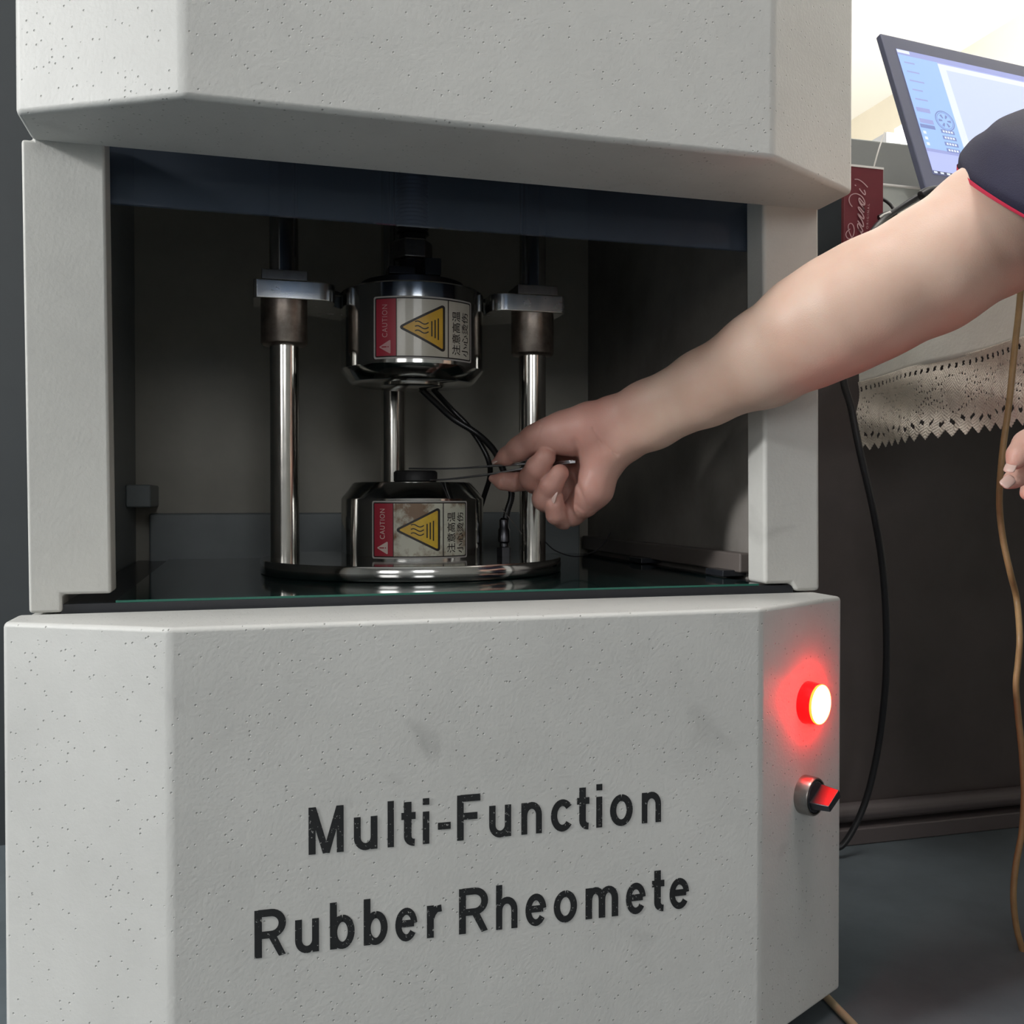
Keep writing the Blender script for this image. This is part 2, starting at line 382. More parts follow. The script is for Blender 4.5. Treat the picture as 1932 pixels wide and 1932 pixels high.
lean(MB().prism([(XL, 0), (-.284, 0), (-.284, .0125), (XLI, .0125), (XLI, ZU+.012), (-.2980, ZU+.012), (-.2980, ZU), (XL, ZU)], YC, YC+.028, 'y')).build('column', M_PAINT2, mc, bevel=.0022)
lean(MB().prism([(XRO, 0), (.296, 0), (.291, .0068), (XRI, .0068), (XRI, ZU+.012), (XRO, ZU+.012)], YC, YC+.030, 'y')).build('column', M_PAINT2, mc, bevel=.0035)
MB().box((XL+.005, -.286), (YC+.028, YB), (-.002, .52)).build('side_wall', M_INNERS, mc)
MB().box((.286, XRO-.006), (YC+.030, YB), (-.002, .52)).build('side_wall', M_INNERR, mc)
MB().box((XL+.0005, XL+.0045), (YC+.028, YB), (0, .52)).build('side_skin', M_PAINT2, mc)
MB().box((XRO-.005, XRO-.0005), (YC+.030, YB), (0, .52)).build('side_skin', M_PAINT2, mc)
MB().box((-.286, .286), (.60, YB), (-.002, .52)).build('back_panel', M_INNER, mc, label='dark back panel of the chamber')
MB().box((-.27, .27), (.586, .60), (.0, .062)).build('back_ledge', M_INNERS, mc, bevel=.003)
MB().box((-.286, -.26), (.50, .60), (.07, .095)).build('side_bracket', M_INNERS, mc, bevel=.002)
MB().box((.274, .286), (.16, .59), (.012, .030)).build('side_flange', M_DFLANGE, mc, bevel=.002)
for y, z in ((.17, .012), (.36, .012)): MB().box((.262, .286), (y, y+.035), (.008, .014)).build('corner_clip', M_BLACK, mc, bevel=.001)
MB().box((-.284, .296), (YC+.003, .60), (-.0015, .0055)).build('tray', M_BLACK, mc, bevel=.0005)
MB().box((-.248, .263), (YC+.004, .598), (.0056, .0072)).build('tray_glass', [M_GLASS], mc)
MB().box((-.248, .263), (YC+.0032, YC+.0040), (.0056, .0072)).build('glass_edge', [M_EDGE], mc, label='thin green front edge of the tray glass')
MB().box((XLI-.02, XRI+.018), (YC+.031, YC+.035), (.297, .50)).build('sliding_door', M_PLEXI, mc, label='smoked clear door panel slid up')
MB().box((-.284, .284), (YC+.036, YC+.040), (.40, .52)).build('door_header', M_INNERS, mc)

# --- lettering on the lower cabinet
def el(cx, cy, rx, ry, a0, a1, n=20): return [(cx+rx*math.cos(math.radians(a0+(a1-a0)*k/n)), cy+ry*math.sin(math.radians(a0+(a1-a0)*k/n))) for k in range(n+1)]
SW = .155
ARCH = lambda x, w: ([(x, 0), (x, .42)]+el(x+w/2, .42, w/2, .225, 180, 0, 12)[1:]+[(x+w, 0)])
GLY = {'l': [[(0, 0), (0, 1)]], 'i': [[(0, 0), (0, .71)], [(0, .855), (0, 1)]],
 't': [[(0, .95), (0, .20)]+el(.13, .20, .13, .14, 180, 275, 6)[1:], [(-.13, .645), (.16, .645)]],
 'u': [[(0, .71), (0, .27)]+el(.19, .27, .19, .205, 180, 360, 14)[1:], [(.38, .71), (.38, 0)]],
 'n': [[(0, 0), (0, .71)], ARCH(0, .38)[1:]], 'h': [[(0, 0), (0, 1)], ARCH(0, .38)[1:]],
 'm': [[(0, 0), (0, .71)], ARCH(0, .31)[1:], ARCH(.31, .31)[1:]],
 'r': [[(0, 0), (0, .71)], [(0, .40), (.05, .53), (.13, .62), (.25, .635)]],
 'o': [el(.21, .355, .205, .29, 90, 450, 32)], 'b': [[(0, 0), (0, 1)], el(.20, .355, .195, .29, 90, 450, 32)],
 'e': [[(.02, .375), (.41, .375)], el(.21, .355, .205, .29, 4, 325, 28)], 'c': [el(.21, .355, .205, .29, 38, 322, 26)],
 'R': [[(0, 0), (0, 1)], [(0, .93), (.27, .93)]+el(.27, .70, .23, .23, 90, -90, 14)[1:]+[(0, .47)], [(.27, .48), (.50, 0)]],
 'F': [[(0, 0), (0, 1)], [(0, .93), (.47, .93)], [(0, .53), (.40, .53)]],
 'M': [[(0, 0), (0, 1)], [(.62, 0), (.62, 1)], [(.01, 1), (.31, .0)], [(.61, 1), (.31, .0)]], '-': [[(0, .36), (.2, .36)]]}
def letter_line(spec, bl0, bl1, cap):
    zp = lambda x, y: (400+x/1.932, 1400+y/1.932)
    for ch, a, b in spec:
        V = []; F = []
        for si, st in enumerate(GLY[ch]):
            v, f = ribbon(st, SW, 1); v = np.hstack([v, np.full((len(v), 1), si*.00005)]); o = len(V); V += v.tolist(); F += [tuple(i+o for i in q) for q in f]
        V = np.array(V); u = (V[:, 0]-V[:, 0].min())/np.ptp(V[:, 0])
        if ch == 'R': V[:, 1] = np.maximum(V[:, 1], 0)
        if ch == 'M': V[:, 1] = np.clip(V[:, 1], 0, 1)
        yb = lambda x: bl0[1]+(bl1[1]-bl0[1])*(x-bl0[0])/(bl1[0]-bl0[0])
        Pa = on_y(*zp(a, yb(a)), 0); Pb = on_y(*zp(b, yb(b)), 0)
        x = Pa[0]+u*(Pb[0]-Pa[0]); z = Pa[2]+u*(Pb[2]-Pa[2])+V[:, 1]*cap
        MB().add(np.stack([x, -.00035-V[:, 2], z], 1), F).build('letter', M_LETTER, lc, smooth=False)
capw = on_y(583, 1523, 0)[2]-on_y(583, 1612, 0)[2]
letter_line([('M', 352, 480), ('u', 517, 603), ('l', 640, 663), ('t', 690, 742), ('i', 768, 792), ('-', 823, 870), ('F', 893, 978), ('u', 1010, 1090), ('n', 1127, 1202), ('c', 1235, 1310), ('t', 1330, 1375), ('i', 1400, 1422), ('o', 1450, 1533), ('n', 1566, 1636)], (352, 411), (1636, 290), capw)
letter_line([('R', 155, 270), ('u', 303, 390), ('b', 430, 520), ('b', 553, 640), ('e', 668, 748), ('r', 783, 838), ('R', 900, 1006), ('h', 1035, 1113), ('e', 1142, 1218), ('o', 1245, 1330), ('m', 1361, 1480), ('e', 1508, 1580), ('t', 1603, 1648), ('e', 1667, 1738)], (155, 789), (1738, 602), capw)

# --- lamp and switch on the right chamfer
nv = np.array([C, -(W-A), 0]); nv = -nv if nv[1] > 0 else nv; nv /= np.linalg.norm(nv)      # outward normal of the right chamfer
tv = np.array([(W-A), C, 0]); tv /= np.linalg.norm(tv)
def cham(px, py): return on_plane(px, py, (A, 0, 0), nv)
def frame(p, n, u):
    z = Vector(n); x = Vector(u); y = z.cross(x)
    return Matrix(((x[0], y[0], z[0], p[0]), (x[1], y[1], z[1], p[1]), (x[2], y[2], z[2], p[2]), (0, 0, 0, 1)))
lp = cham(1523, 1325); Ml = frame(lp, nv, tv)
lm = MB().lathe([(.0165, -.001), (.0165, .0015), (.0155, .009), (.0150, .0105)], M=Ml, seg=64).build('signal_lamp', M_LAMPR, lc, label='lit red signal lamp')
b = MB().lathe([(.0148, .0106), (.0144, .0118), (.0128, .0128), (.008, .0134), (.001, .0136)], M=Ml, seg=64)
b.build('lamp_lens', M_LAMPC, lm, label='glowing lens burnt out to white')
b = MB().lathe([(.0152, .0100), (.0156, .0112), (.0150, .0120), (.0147, .0112)], M=Ml, seg=64, cap=False); b.build('lens_rim', M_LAMPY, lm)
sp = cham(1516, 1498); Ms = frame(sp, nv, tv)
sw = MB().lathe([(.0148, -.001), (.0148, .0095), (.0140, .0108), (.0128, .0108), (.0126, .008)], M=Ms, seg=64).build('switch_bezel', M_STEEL, lc, bevel=0, label='satin steel ring of the rotary switch')
kb = MB().lathe([(.0124, .006), (.0124, .0100), (.0118, .0112)], M=Ms, seg=48)
P = [(-.0035, -.0105), (.0035, -.0105), (.0042, .011), (-.0042, .011)]
ca, sa = math.cos(math.radians(-62)), math.sin(math.radians(-62))
hv = []
for z, k in ((.010, 1), (.026, .8)):
    for x, y in P: X = x*k*1.0; Y = y*(1 if z < .02 else .86); hv.append(tuple(Ms @ Vector((X*ca-Y*sa, X*sa+Y*ca, z))))
kb.add(hv, [(3, 2, 1, 0), (4, 5, 6, 7), (0, 1, 5, 4), (1, 2, 6, 5), (2, 3, 7, 6), (3, 0, 4, 7)])
kb.build('switch_handle', M_BLACK, sw, bevel=.0008, label='black turning handle')
# small chips on the edges
# ------------------------------------------------------------------ press mechanism
DX, DY = .0045, .341
ZD = .0210
MB().lathe([(.142, .0074), (.1495, .0076), (.1500, .0082), (.1500, .0198), (.1490, ZD), (.001, ZD)], (DX, DY, 0), 192).build('base_flange', M_CHROME, mc, ang=50, label='round polished steel base plate')
R_ROD = .0140
for x, y in ((DX-.1265, DY), (DX+.1265, DY), (DX, DY+.133)):
    MB().lathe([(R_ROD, ZD), (R_ROD, .52)], (x, y, 0), 64).build('guide_rod', M_CHROME2, mc)
    sl = MB().lathe([(.0205, .2290), (.0222, .2310), (.0222, .2715)], (x, y, 0), 64).build('bushing', M_BRONZE, mc, ang=50)
# crosshead: flat plate with an arm to each rod and a round bay for the platen
def crosshead():
    P = []; r = .082
    xl, xr, yf, yr = DX-.1555, DX+.1555, .318, .368
    def arc(cx, cy, rr, a0, a1, n=8): return [(cx+rr*math.cos(math.radians(a0+(a1-a0)*i/n)), cy+rr*math.sin(math.radians(a0+(a1-a0)*i/n))) for i in range(n+1)]
    P += arc(xl+.004, yf+.004, .004, 180, 270, 4)
    P += arc(DX-.094, yf+.016, .016, 270, 360, 8)
    P += [(DX-.078, yf+.03)]
    P += [(DX-.06, DY+.03), (DX+.06, DY+.03)]
    P += [(DX+.078, yf+.03)]
    P += arc(DX+.094, yf+.016, .016, 180, 270, 8)
    P += arc(xr-.004, yf+.004, .004, 270, 360, 4)
    P += [(xr, yr), (DX+.05, DY+.09), (DX+.03, DY+.163), (DX-.03, DY+.163), (DX-.05, DY+.09), (xl, yr)]
    return P
MB().prism(crosshead(), .2705, .2885).build('crosshead', M_PLATE, mc, bevel=.0012, ang=40, label='bright steel crosshead plate')
for s in (-1, 1):
    MB().box((DX+s*.1265-.0215, DX+s*.1265+.0215), (DY-.021, DY+.021), (.2887, .2985)).build('clamp_block', M_DSTEEL if False else M_STEEL, mc, bevel=.0008)
RD = .0715
def platen(name, prof, lab):
    return MB().lathe(prof, (DX, DY, 0), 160).build(name, M_CHROME, mc, ang=30, label=lab)
up = platen('upper_platen', [(.030, .1945), (.060, .1945), (.0622, .1955), (RD-.0006, .2068), (RD, .2078), (RD, .2835), (RD-.001, .2850), (.062, .2865), (.03, .287)], 'round polished upper heating block')
lo = platen('lower_platen', [(RD, ZD), (RD, .0790), (RD-.0006, .0802), (.0605, .0947), (.0595, .0957), (.02, .0957)], 'round polished lower heating block')
MB().lathe([(.030, .1915), (.032, .1925), (.032, .1946)], (DX, DY, 0), 64).build('die_insert', M_CHROME2, up)
MB().lathe([(.0735, .2590), (.0735, .2600)], (DX, DY, 0), 8)
pl = MB().lathe([(.052, .2866), (.052, .2945), (.050, .2955), (.03, .2955), (.028, .302), (.016, .302)], (DX, DY, 0), 64).build('platen_collar', M_DSTEEL, mc)
hx = MB().lathe([(.0185, .319), (.0205, .3205), (.0205, .3375), (.019, .339)], (DX, DY, 0), 6); hx.build('lock_nut', M_STEEL, mc, bevel=.001)
MB().lathe([(.014, .300), (.014, .345), (.0165, .346)]+[(.0165-.0012*(i % 2), .348+i*.002) for i in range(60)]+[(.0165, .52)], (DX, DY, 0), 48).build('threaded_shaft', M_DSTEEL, mc, ang=20)
MB().box((DX-.03, DX-.004), (DY-.045, DY-.02), (.2957, .3035)).build('stop_block', M_DSTEEL, mc, bevel=.001)
MB().box((DX+.004, DX+.02), (DY-.05, DY-.03), (.2957, .3120)).build('stop_block', M_BLACK, mc, bevel=.001)
# braided heater cables
def hose(pts, r, name='heater_cable', m=M_BRAID, pitch=.0022):
    P = smooth_path(pts, 10); L = np.linalg.norm(np.diff(P, axis=0), axis=1).sum(); n = int(L/pitch*2)
    d = np.concatenate([[0], np.cumsum(np.linalg.norm(np.diff(P, axis=0), axis=1))]); s = np.linspace(0, L, n)
    Q = np.stack([np.interp(s, d, P[:, k]) for k in range(3)], 1)
    b = MB().tube(Q, (lambda u: r*(1-.16*(int(round(u*(n-1))) % 2))), seg=12, sub=1)
    return b.build(name, m, mc, ang=80)
hose([at(795, 735, .99), at(822, 760, 1.0), at(855, 790, 1.01), at(900, 818, 1.01), at(932, 850, 1.0), at(950, 888, .99), at(965, 930, .985), at(957, 965, .985), at(952, 990, .985)], .0036)
hose([at(815, 732, 1.0), at(850, 770, 1.02), at(880, 800, 1.02), at(905, 835, 1.02), at(922, 870, 1.02), at(924, 900, 1.03), at(912, 940, 1.04), at(895, 1000, 1.05)], .0030)
cn = at(951, 1010, .985)
MB().lathe([(.0045, .030), (.0045, .034), (.0062, .036), (.0062, .048), (.0048, .050), (.0048, .058), (.003, .060)], (cn[0], cn[1], 0), 24).build('cable_gland', M_DSTEEL, mc)
MB().lathe([(.0075, ZD), (.0075, .030), (.0045, .031)], (cn[0], cn[1], 0), 6).build('gland_nut', M_DSTEEL, mc)
MB().tube([at(948, 960, .98), at(965, 982, .98), at(985, 1008, .98)], .0006, 6).build('thin_wire', M_STEEL, mc)
MB().tube([at(1028, 1022, 1.0), at(1050, 1040, 1.0), at(1090, 1050, 1.0), at(1130, 1035, 1.01), at(1152, 1005, 1.02)], .0007, 6).build('thin_wire', M_DSTEEL, mc)

# --- hazard stickers wrapped on both platens (coordinates measured on a flat sheet 1140 x 715)
def sticker(host, ztop, zbot, th0, th1, mats, name, lean_=0):
    mb = MB()
    def wrap(V, lift):
        V = np.asarray(V, float); th = th0+(th1-th0)*V[:, 0]/1140; z = ztop+(zbot-ztop)*V[:, 1]/715
        r = RD+lift; return np.stack([DX+r*np.sin(th), DY-r*np.cos(th), z], 1)
    def put(V, F, mi, lift):
        V, F = sliced(np.asarray(V, float), F, 30)
        P = wrap(V, lift); mb.add(P, F, mi)
    def poly(P, mi, lift): put(np.array(P, float), [tuple(range(len(P)))], mi, lift)
    def rect(x0, y0, x1, y1, mi, lift): poly([(x0, y0), (x1, y0), (x1, y1), (x0, y1)], mi, lift)
    poly(round_poly([(25, 25), (1115, 25), (1115, 690), (25, 690)], 25), 1, .00025)           # silver border
    poly(round_poly([(38, 38), (1102, 38), (1102, 677), (38, 677)], 20), 4, .00035)           # black frame
    poly(round_poly([(50, 50), (1090, 50), (1090, 665), (50, 665)], 18), 0, .00045)           # white field
    poly([(32, 32), (250, 32), (250, 683), (32, 683)], 2, .00055)                              # red band
    rect(250, 28, 258, 688, 4, .0006); rect(800, 28, 812, 688, 4, .0006)
    T = [(322, 358), (738, 122), (738, 592)]
    poly(round_poly(T, 30), 4, .0006)
    c = np.mean(T, 0); poly(round_poly([c+(np.array(p)-c)*.955 for p in T], 10), 3, .0008)
    for yc in (305, 358, 408):
        pts = [(446+7*k, yc+16*math.sin(-k/20*2*PI*.95-.5)) for k in range(21)]
        V, F = ribbon(pts, 13, 2); put(V, F, 4, .00095)
    for x, y0, y1 in ((620, 283, 457), (655, 266, 475), (690, 246, 494)): rect(x-7, y0, x+7, y1, 4, .00095)
    V, F = text2d('注意高温', .008); put(rot90ccw_fit(V, 852, 958, 140, 648), F, 4, .00065)
    V, F = text2d('小心烫伤', .008); put(rot90ccw_fit(V, 982, 1076, 145, 655), F, 4, .00065)
    V, F = text2d('CAUTION', .0, 1.15); put(rot90ccw_fit(V, 100, 158, 98, 470), F, 5, .0007)
    poly(round_poly([(76, 580), (184, 512), (184, 648)], 8), 5, .0007)
    rect(95, 573, 150, 587, 2, .00085); rect(160, 573, 172, 587, 2, .00085)
    return mb.build(name, mats, host, smooth=None, ang=60)
thc = math.radians(9.7)
sticker(up, .2700, .2112, thc-.866, thc+.578, [M_STK_W, M_STK_S, M_STK_R, M_STK_Y, M_STK_K, M_STK_P], 'warning_label')['label'] = 'clean heat warning sticker'
sticker(lo, .0775, .0228, thc-.898, thc+.482, [M_STK_WB, M_STK_S, M_STK_R, M_STK_YB, M_STK_K, M_STK_PB], 'warning_label')['label'] = 'scorched and wrinkled heat warning sticker'

# ------------------------------------------------------------------ rubber sample and tweezers
pc = at(784, 900, .955)
pk = MB().lathe([(.0195, .0960), (.0215, .0972), (.0215, .1055), (.0195, .1072)], (pc[0], pc[1], 0), 64).build('rubber_sample', M_RUBBER, ang=50)
tag(pk, 'thick black rubber disc resting on the lower steel block', 'rubber sample')
tz = root('tweezers', tuple(at(935, 888, .905)), 'slim dark steel tweezers pinched between thumb and index finger', 'tweezers')
def tw_t(px): return .877+(1085-px)*(.95-.877)/(1085-775)
def blade(pts, wfun, name):
    P = smooth_path([at(x, y, tw_t(x)) for x, y in pts], 6); n = len(P); mb = MB(); V = []; F = []
    T = np.gradient(P, axis=0); T /= np.linalg.norm(T, axis=1)[:, None]
    for i in range(n):
        s = np.cross(T[i], CU); s /= np.linalg.norm(s); u = np.cross(s, T[i]); w = wfun(i/(n-1))/2; h = .0008
        V += [P[i]+s*w+u*h, P[i]-s*w+u*h, P[i]-s*w-u*h, P[i]+s*w-u*h]
    for i in range(n-1):
        for k in range(4): F.append((i*4+k, i*4+(k+1) % 4, (i+1)*4+(k+1) % 4, (i+1)*4+k))
    F += [(0, 1, 2, 3), tuple(4*(n-1)+k for k in (3, 2, 1, 0))]
    return mb.add(V, F).build(name, M_TWZ, tz, bevel=.0002, bseg=2, ang=30)
M_TWZ = mat('tweezer_steel', (.42, .42, .44), .25, 1)
blade([(772, 884), (860, 884), (940, 878.5), (1000, 875), (1085, 870)], lambda u: .0025+.0065*min(1, u*1.6), 'blade')
blade([(802, 906), (850, 904), (940, 892.5), (1000, 883), (1085, 872.5)], lambda u: .0025+.0065*min(1, u*1.6), 'blade')
MB().add([at(x, y, t) for t in (.872, .882) for x, y in ((1074, 869), (1086, 868.5), (1086, 874), (1074, 875))], [(0, 1, 2, 3), (7, 6, 5, 4), (0, 4, 5, 1), (1, 5, 6, 2), (2, 6, 7, 3), (3, 7, 4, 0)]).build('end_weld', M_TWZ, tz, bevel=.0005)

# ------------------------------------------------------------------ table, cloth and things on it
TX, TY0, TY1, TZ = .575, .10, .452, .360
tb = root('work_table', (1.1, .28, ZF), 'dark wooden table hidden under a pale lace trimmed cloth', 'table')
MB().box((TX+.004, 1.75), (TY0+.004, TY1-.004), (TZ-.03, TZ-.002)).build('tabletop', M_WOOD, tb, bevel=.003)
for x in (1.02, 1.71):
    for y in (TY0+.03, TY1-.095): MB().box((x-.02, x+.02), (y-.02, y+.02), (ZF, TZ-.03)).build('leg', M_WOOD, tb, bevel=.003)
cl = root('tablecloth', (1.1, .28, TZ), 'pale tablecloth hanging down the table side with a lace border', 'tablecloth')
LY0, LY1 = -.02, .462
# the side drop: wavy sheet, world x about TX, from table top to the lace
def drop_x(y, z): return TX-.002-.010*(TZ-z)*3*(.5+.5*math.sin(y*23+1))-.004*math.sin(y*41+z*9)
def lace_top(y): return .2195+(.45-y)/.32*.0155
ny, nz = 120, 24; V = []; F = []
for j in range(nz+1):
    for i in range(ny+1):
        y = TY0-.0+(LY1-TY0)*i/ny; z = TZ+.001+(lace_top(y)-TZ-.001)*j/nz; V.append((drop_x(y, z), y, z))
n1 = ny+1
for j in range(nz):
    for i in range(ny): F.append((j*n1+i, j*n1+i+1, (j+1)*n1+i+1, (j+1)*n1+i))
base = len(V); V += [(TX-.006, TY0, TZ+.001), (1.76, TY0, TZ+.001), (1.76, LY1, TZ+.001), (TX-.006, LY1, TZ+.001)]; F.append((base, base+1, base+2, base+3))
o = make('cloth_sheet', V, F, M_CLOTH, cl, ang=180)
s_ = o.modifiers.new('thick', 'SOLIDIFY'); s_.thickness = .0012
# lace: a fine grid with openings punched in rows and diamonds, scalloped edge
ly, lz = 760, 130; H = .086; V = []; F = []
L_LEN = LY1-TY0+.003
def hole(i, j):
    u = i/ly*L_LEN/.0165; v = j/lz
    if .07 < v < .14: return (u*1.9) % 1 < .42 and (abs((v-.105)*14-((u*1.9) % 1-.2)*.8) < .55)
    if .80 < v < .865: return (u*1.3) % 1 < .5
    if .2 < v < .74:
        k = math.floor(u/4.2); du = abs((u/4.2-k)-.5)*2         # 0 centre .. 1 edge of a motif
        zz = abs((v-.47)/.27)
        on = abs(du*.9-zz*.85) < .10 or abs(du-.62+zz*.4) < .06 or (du < .28 and abs(zz-.25-du) < .10)
        return on and (int(i/4) % 2 == 0) and (int(j/5) % 2 == 0)
    return False
idx = {}
for j in range(lz+1):
    for i in range(ly+1):
        y = TY0-.0+L_LEN*i/ly; v = j/lz; zt = lace_top(y)+.002
        tri = abs(((i/ly*L_LEN/.0165) % 1)-.5)*2
        hh = H*(1-.10*tri)
        z = zt-hh*v
        x = drop_x(y, zt)-.0012+.0006*math.sin(i*1.3)*math.cos(j*1.1)+.0022*math.sin(v*9+y*30)-.003*v
        V.append((x, y, z))
n1 = ly+1
for j in range(lz):
    for i in range(ly):
        if not hole(i, j): F.append((j*n1+i, j*n1+i+1, (j+1)*n1+i+1, (j+1)*n1+i))
o = make('lace_border', V, F, M_LACE, cl, ang=180, label='beige cotton lace with zigzag lower edge')
s_ = o.modifiers.new('thick', 'SOLIDIFY'); s_.thickness = .0008

# pale box under the monitor
bx = on_y(1663, 350, .402)
gb = MB().box((bx[0]-.004, 1.0), (bx[1]-.0, bx[1]+.045), (TZ+.0025, bx[2])); gb.box((bx[0]-.004, 1.0), (bx[1]-.002, bx[1]+.001), (bx[2]-.0006, bx[2]+.0025), 1)
GBY = bx[1]; GBZ = bx[2]+.0025
tag(gb.build('storage_box', [M_BOX, M_WHITE], bevel=.0012), 'long pale grey box with a white upper rim under the monitor', 'box')

# wine red gift bag with script lettering
YG = .352
g0 = on_y(1592, 520, YG); g1 = on_y(1666, 520, YG); gt = on_y(1664, 318, YG)[2]
gbag = root('gift_bag', ((g0[0]+g1[0])/2, YG+.02, TZ+.002), 'narrow wine red paper bag with pale script lettering beside the machine', 'bag')
m = MB().box((g0[0], g1[0]), (YG, YG+.006), (TZ+.003, gt)); m.build('bag_body', M_RED, gbag, bevel=.001)
MB().box((g0[0], g1[0]), (YG-.0006, YG+.0006), (gt-.0012, gt+.0012)).build('bag_rim', M_WHITE, gbag)
MB().tube([on_y(1649, 314, YG), on_y(1658, 282, YG), on_y(1669, 250, YG+.01)], .0009, 8).build('bag_cord', M_WHITE, gbag)
pr = MB()
def bagpt(V): return [on_y(1580+x/12.08, 300+y/12.08, YG-.0014) for x, y in V]
SC = [([(290, 1595), (225, 1645), (192, 1720), (222, 1795), (285, 1818), (345, 1770), (378, 1680), (378, 1570), (345, 1490), (300, 1467), (255, 1500), (246, 1570), (268, 1660), (305, 1745), (350, 1830)], 17),
      ([(585, 1745), (545, 1690), (485, 1600), (458, 1520), (475, 1470), (520, 1530), (575, 1630), (560, 1665), (515, 1640), (480, 1590)], 22),
      ([(462, 1405), (505, 1460), (560, 1530), (590, 1540), (592, 1490), (560, 1400), (500, 1310), (466, 1250), (500, 1275), (560, 1340), (598, 1362), (596, 1310), (560, 1240), (500, 1160), (474, 1100), (510, 1110), (560, 1170), (600, 1215), (608, 1160), (580, 1090)], 24),
      ([(610, 1200), (600, 1120), (520, 1020), (492, 940), (500, 890), (560, 960), (615, 1035), (600, 1050), (545, 1020), (510, 960)], 22),
      ([(628, 1040), (618, 960), (570, 870), (500, 815), (420, 790), (340, 805), (285, 855), (266, 935), (290, 1020), (340, 1088)], 20),
      ([(500, 672), (545, 735), (600, 800), (632, 810), (632, 760), (606, 705)], 24),
      ([(398, 588), (425, 612)], 22), ([(392, 462), (470, 466), (555, 512), (630, 580), (690, 645)], 20)]
for pts, w in SC:
    V, F = ribbon(pts, w, 6 if len(pts) > 2 else 1); pr.add(bagpt(V), F)
V, F = text2d('ORIGINAL', .0, 1.5); V = rot90ccw_fit(V, 655, 700, 1020, 1590); V[:, 0] += (1590-V[:, 1])*.06; pr.add(bagpt(V), F)
pr.build('printed_script', M_PINK, gbag, smooth=False)

# monitor, tilted back
BL = at(1748, 357, 1.155); wd_ = np.array([math.cos(math.radians(6.5)), math.sin(math.radians(6.5)), 0]); bk = np.array([-wd_[1], wd_[0], 0])
best = None
for tau in np.linspace(.1, .7, 121):
    e = bk*math.sin(tau)+np.array([0, 0, math.cos(tau)])
    for Lh in np.linspace(.18, .34, 81):
        q = BL+e*Lh-CAM; t = q@CF; px = 966+FPX*(q@CR)/t; py = 966-FPX*(q@CU)/t; er = (px-1661)**2+(py-61)**2
        if best is None or er < best[0]: best = (er, tau, Lh)
TAU, LH = best[1], best[2]; up_ = bk*math.sin(TAU)+np.array([0, 0, math.cos(TAU)]); nm = np.cross(wd_, up_); nm /= np.linalg.norm(nm)  # toward the viewer
if nm[1] > 0: nm = -nm
LW = LH*1.62
def mon(u, v, d=0): return BL+wd_*u+up_*v+nm*d
def slab(u0, u1, v0, v1, d0, d1):
    V = [mon(u, v, d) for d in (d0, d1) for v in (v0, v1) for u in (u0, u1)]
    return V, [(0, 2, 3, 1), (4, 5, 7, 6), (0, 1, 5, 4), (2, 6, 7, 3), (0, 4, 6, 2), (1, 3, 7, 5)]
mo = root('monitor', tuple(BL+wd_*LW/2), 'black framed flat monitor tilted back with a pale blue program window', 'monitor')
MB().add(*slab(0, LW, 0, LH, -.009, 0)).build('casing', M_BEZEL, mo, bevel=.002)
def minv(px, py):
    p = on_plane(px, py, mon(0, 0), nm)-BL; return p@wd_, p@up_
u0, vT = minv(1690, 92); _, vB = minv(1762, 328); b0 = .016
SU0, SU1, SV0, SV1 = u0, LW-u0, vB, vT
def E(name, c, s=.78):
    return mat(name, (.02, .02, .03), .3, emit=c, estr=s)
E_W = E('screen_white', (.80, .86, 1)); E_P = E('screen_plot', (.62, .70, 1)); E_B = E('screen_blue', (.36, .56, 1)); E_L = E('screen_lavender', (.48, .54, .95))
E_K = E('screen_buttons', (.20, .26, .55)); E_T = E('screen_bar', (.34, .38, .72)); E_TK = E('screen_taskbar', (.05, .06, .13))
scn = MB(); pal = [E_W, E_P, E_B, E_L, E_K, E_T, E_TK]
def sr(px0, py0, px1, py1, mi, d):           # fractions of the screen
    U = SU0+(SU1-SU0)*np.array([px0, px1]); Vv = SV1+(SV0-SV1)*np.array([py0, py1])
    scn.add([mon(U[0], Vv[1], d), mon(U[1], Vv[1], d), mon(U[1], Vv[0], d), mon(U[0], Vv[0], d)], [(0, 1, 2, 3)], mi)
sr(0, 0, 1, 1, 3, .0004)
sr(0, 0, 1, .045, 5, .0006); sr(0, .005, .06, .03, 0, .0008)
sr(0, .045, .19, .80, 2, .0006)
sr(0, .80, 1, .825, 5, .0006); sr(0, .975, 1, 1, 6, .0006)
for i in range(6): sr(.004+.03*i, .98, .02+.03*i, .995, 0, .0008)
sr(.19, .055, 1, .80, 0, .0007); sr(.225, .10, .985, .755, 1, .0009)
for k in range(5): sr(.02, .10+.075*k, .07+.01*(k % 3), .112+.075*k, 5, .0008)
for (a, b_, c_, d_) in ((.01, .475, .075, .51), (.01, .565, .075, .60)): sr(a, b_, c_, d_, 5, .0008)
sr(.005, .61, .075, .64, 4, .0008)
for k in range(3): sr(.01, .665+.045*k, .024, .688+.045*k, 0, .0009)
for k in range(4): sr(.10, .625+.05*k, .165, .655+.05*k, 4, .0008); 
for k in range(4):
    for q in range(4): sr(.108+.013*q, .632+.05*k, .117+.013*q, .648+.05*k, 0, .001)
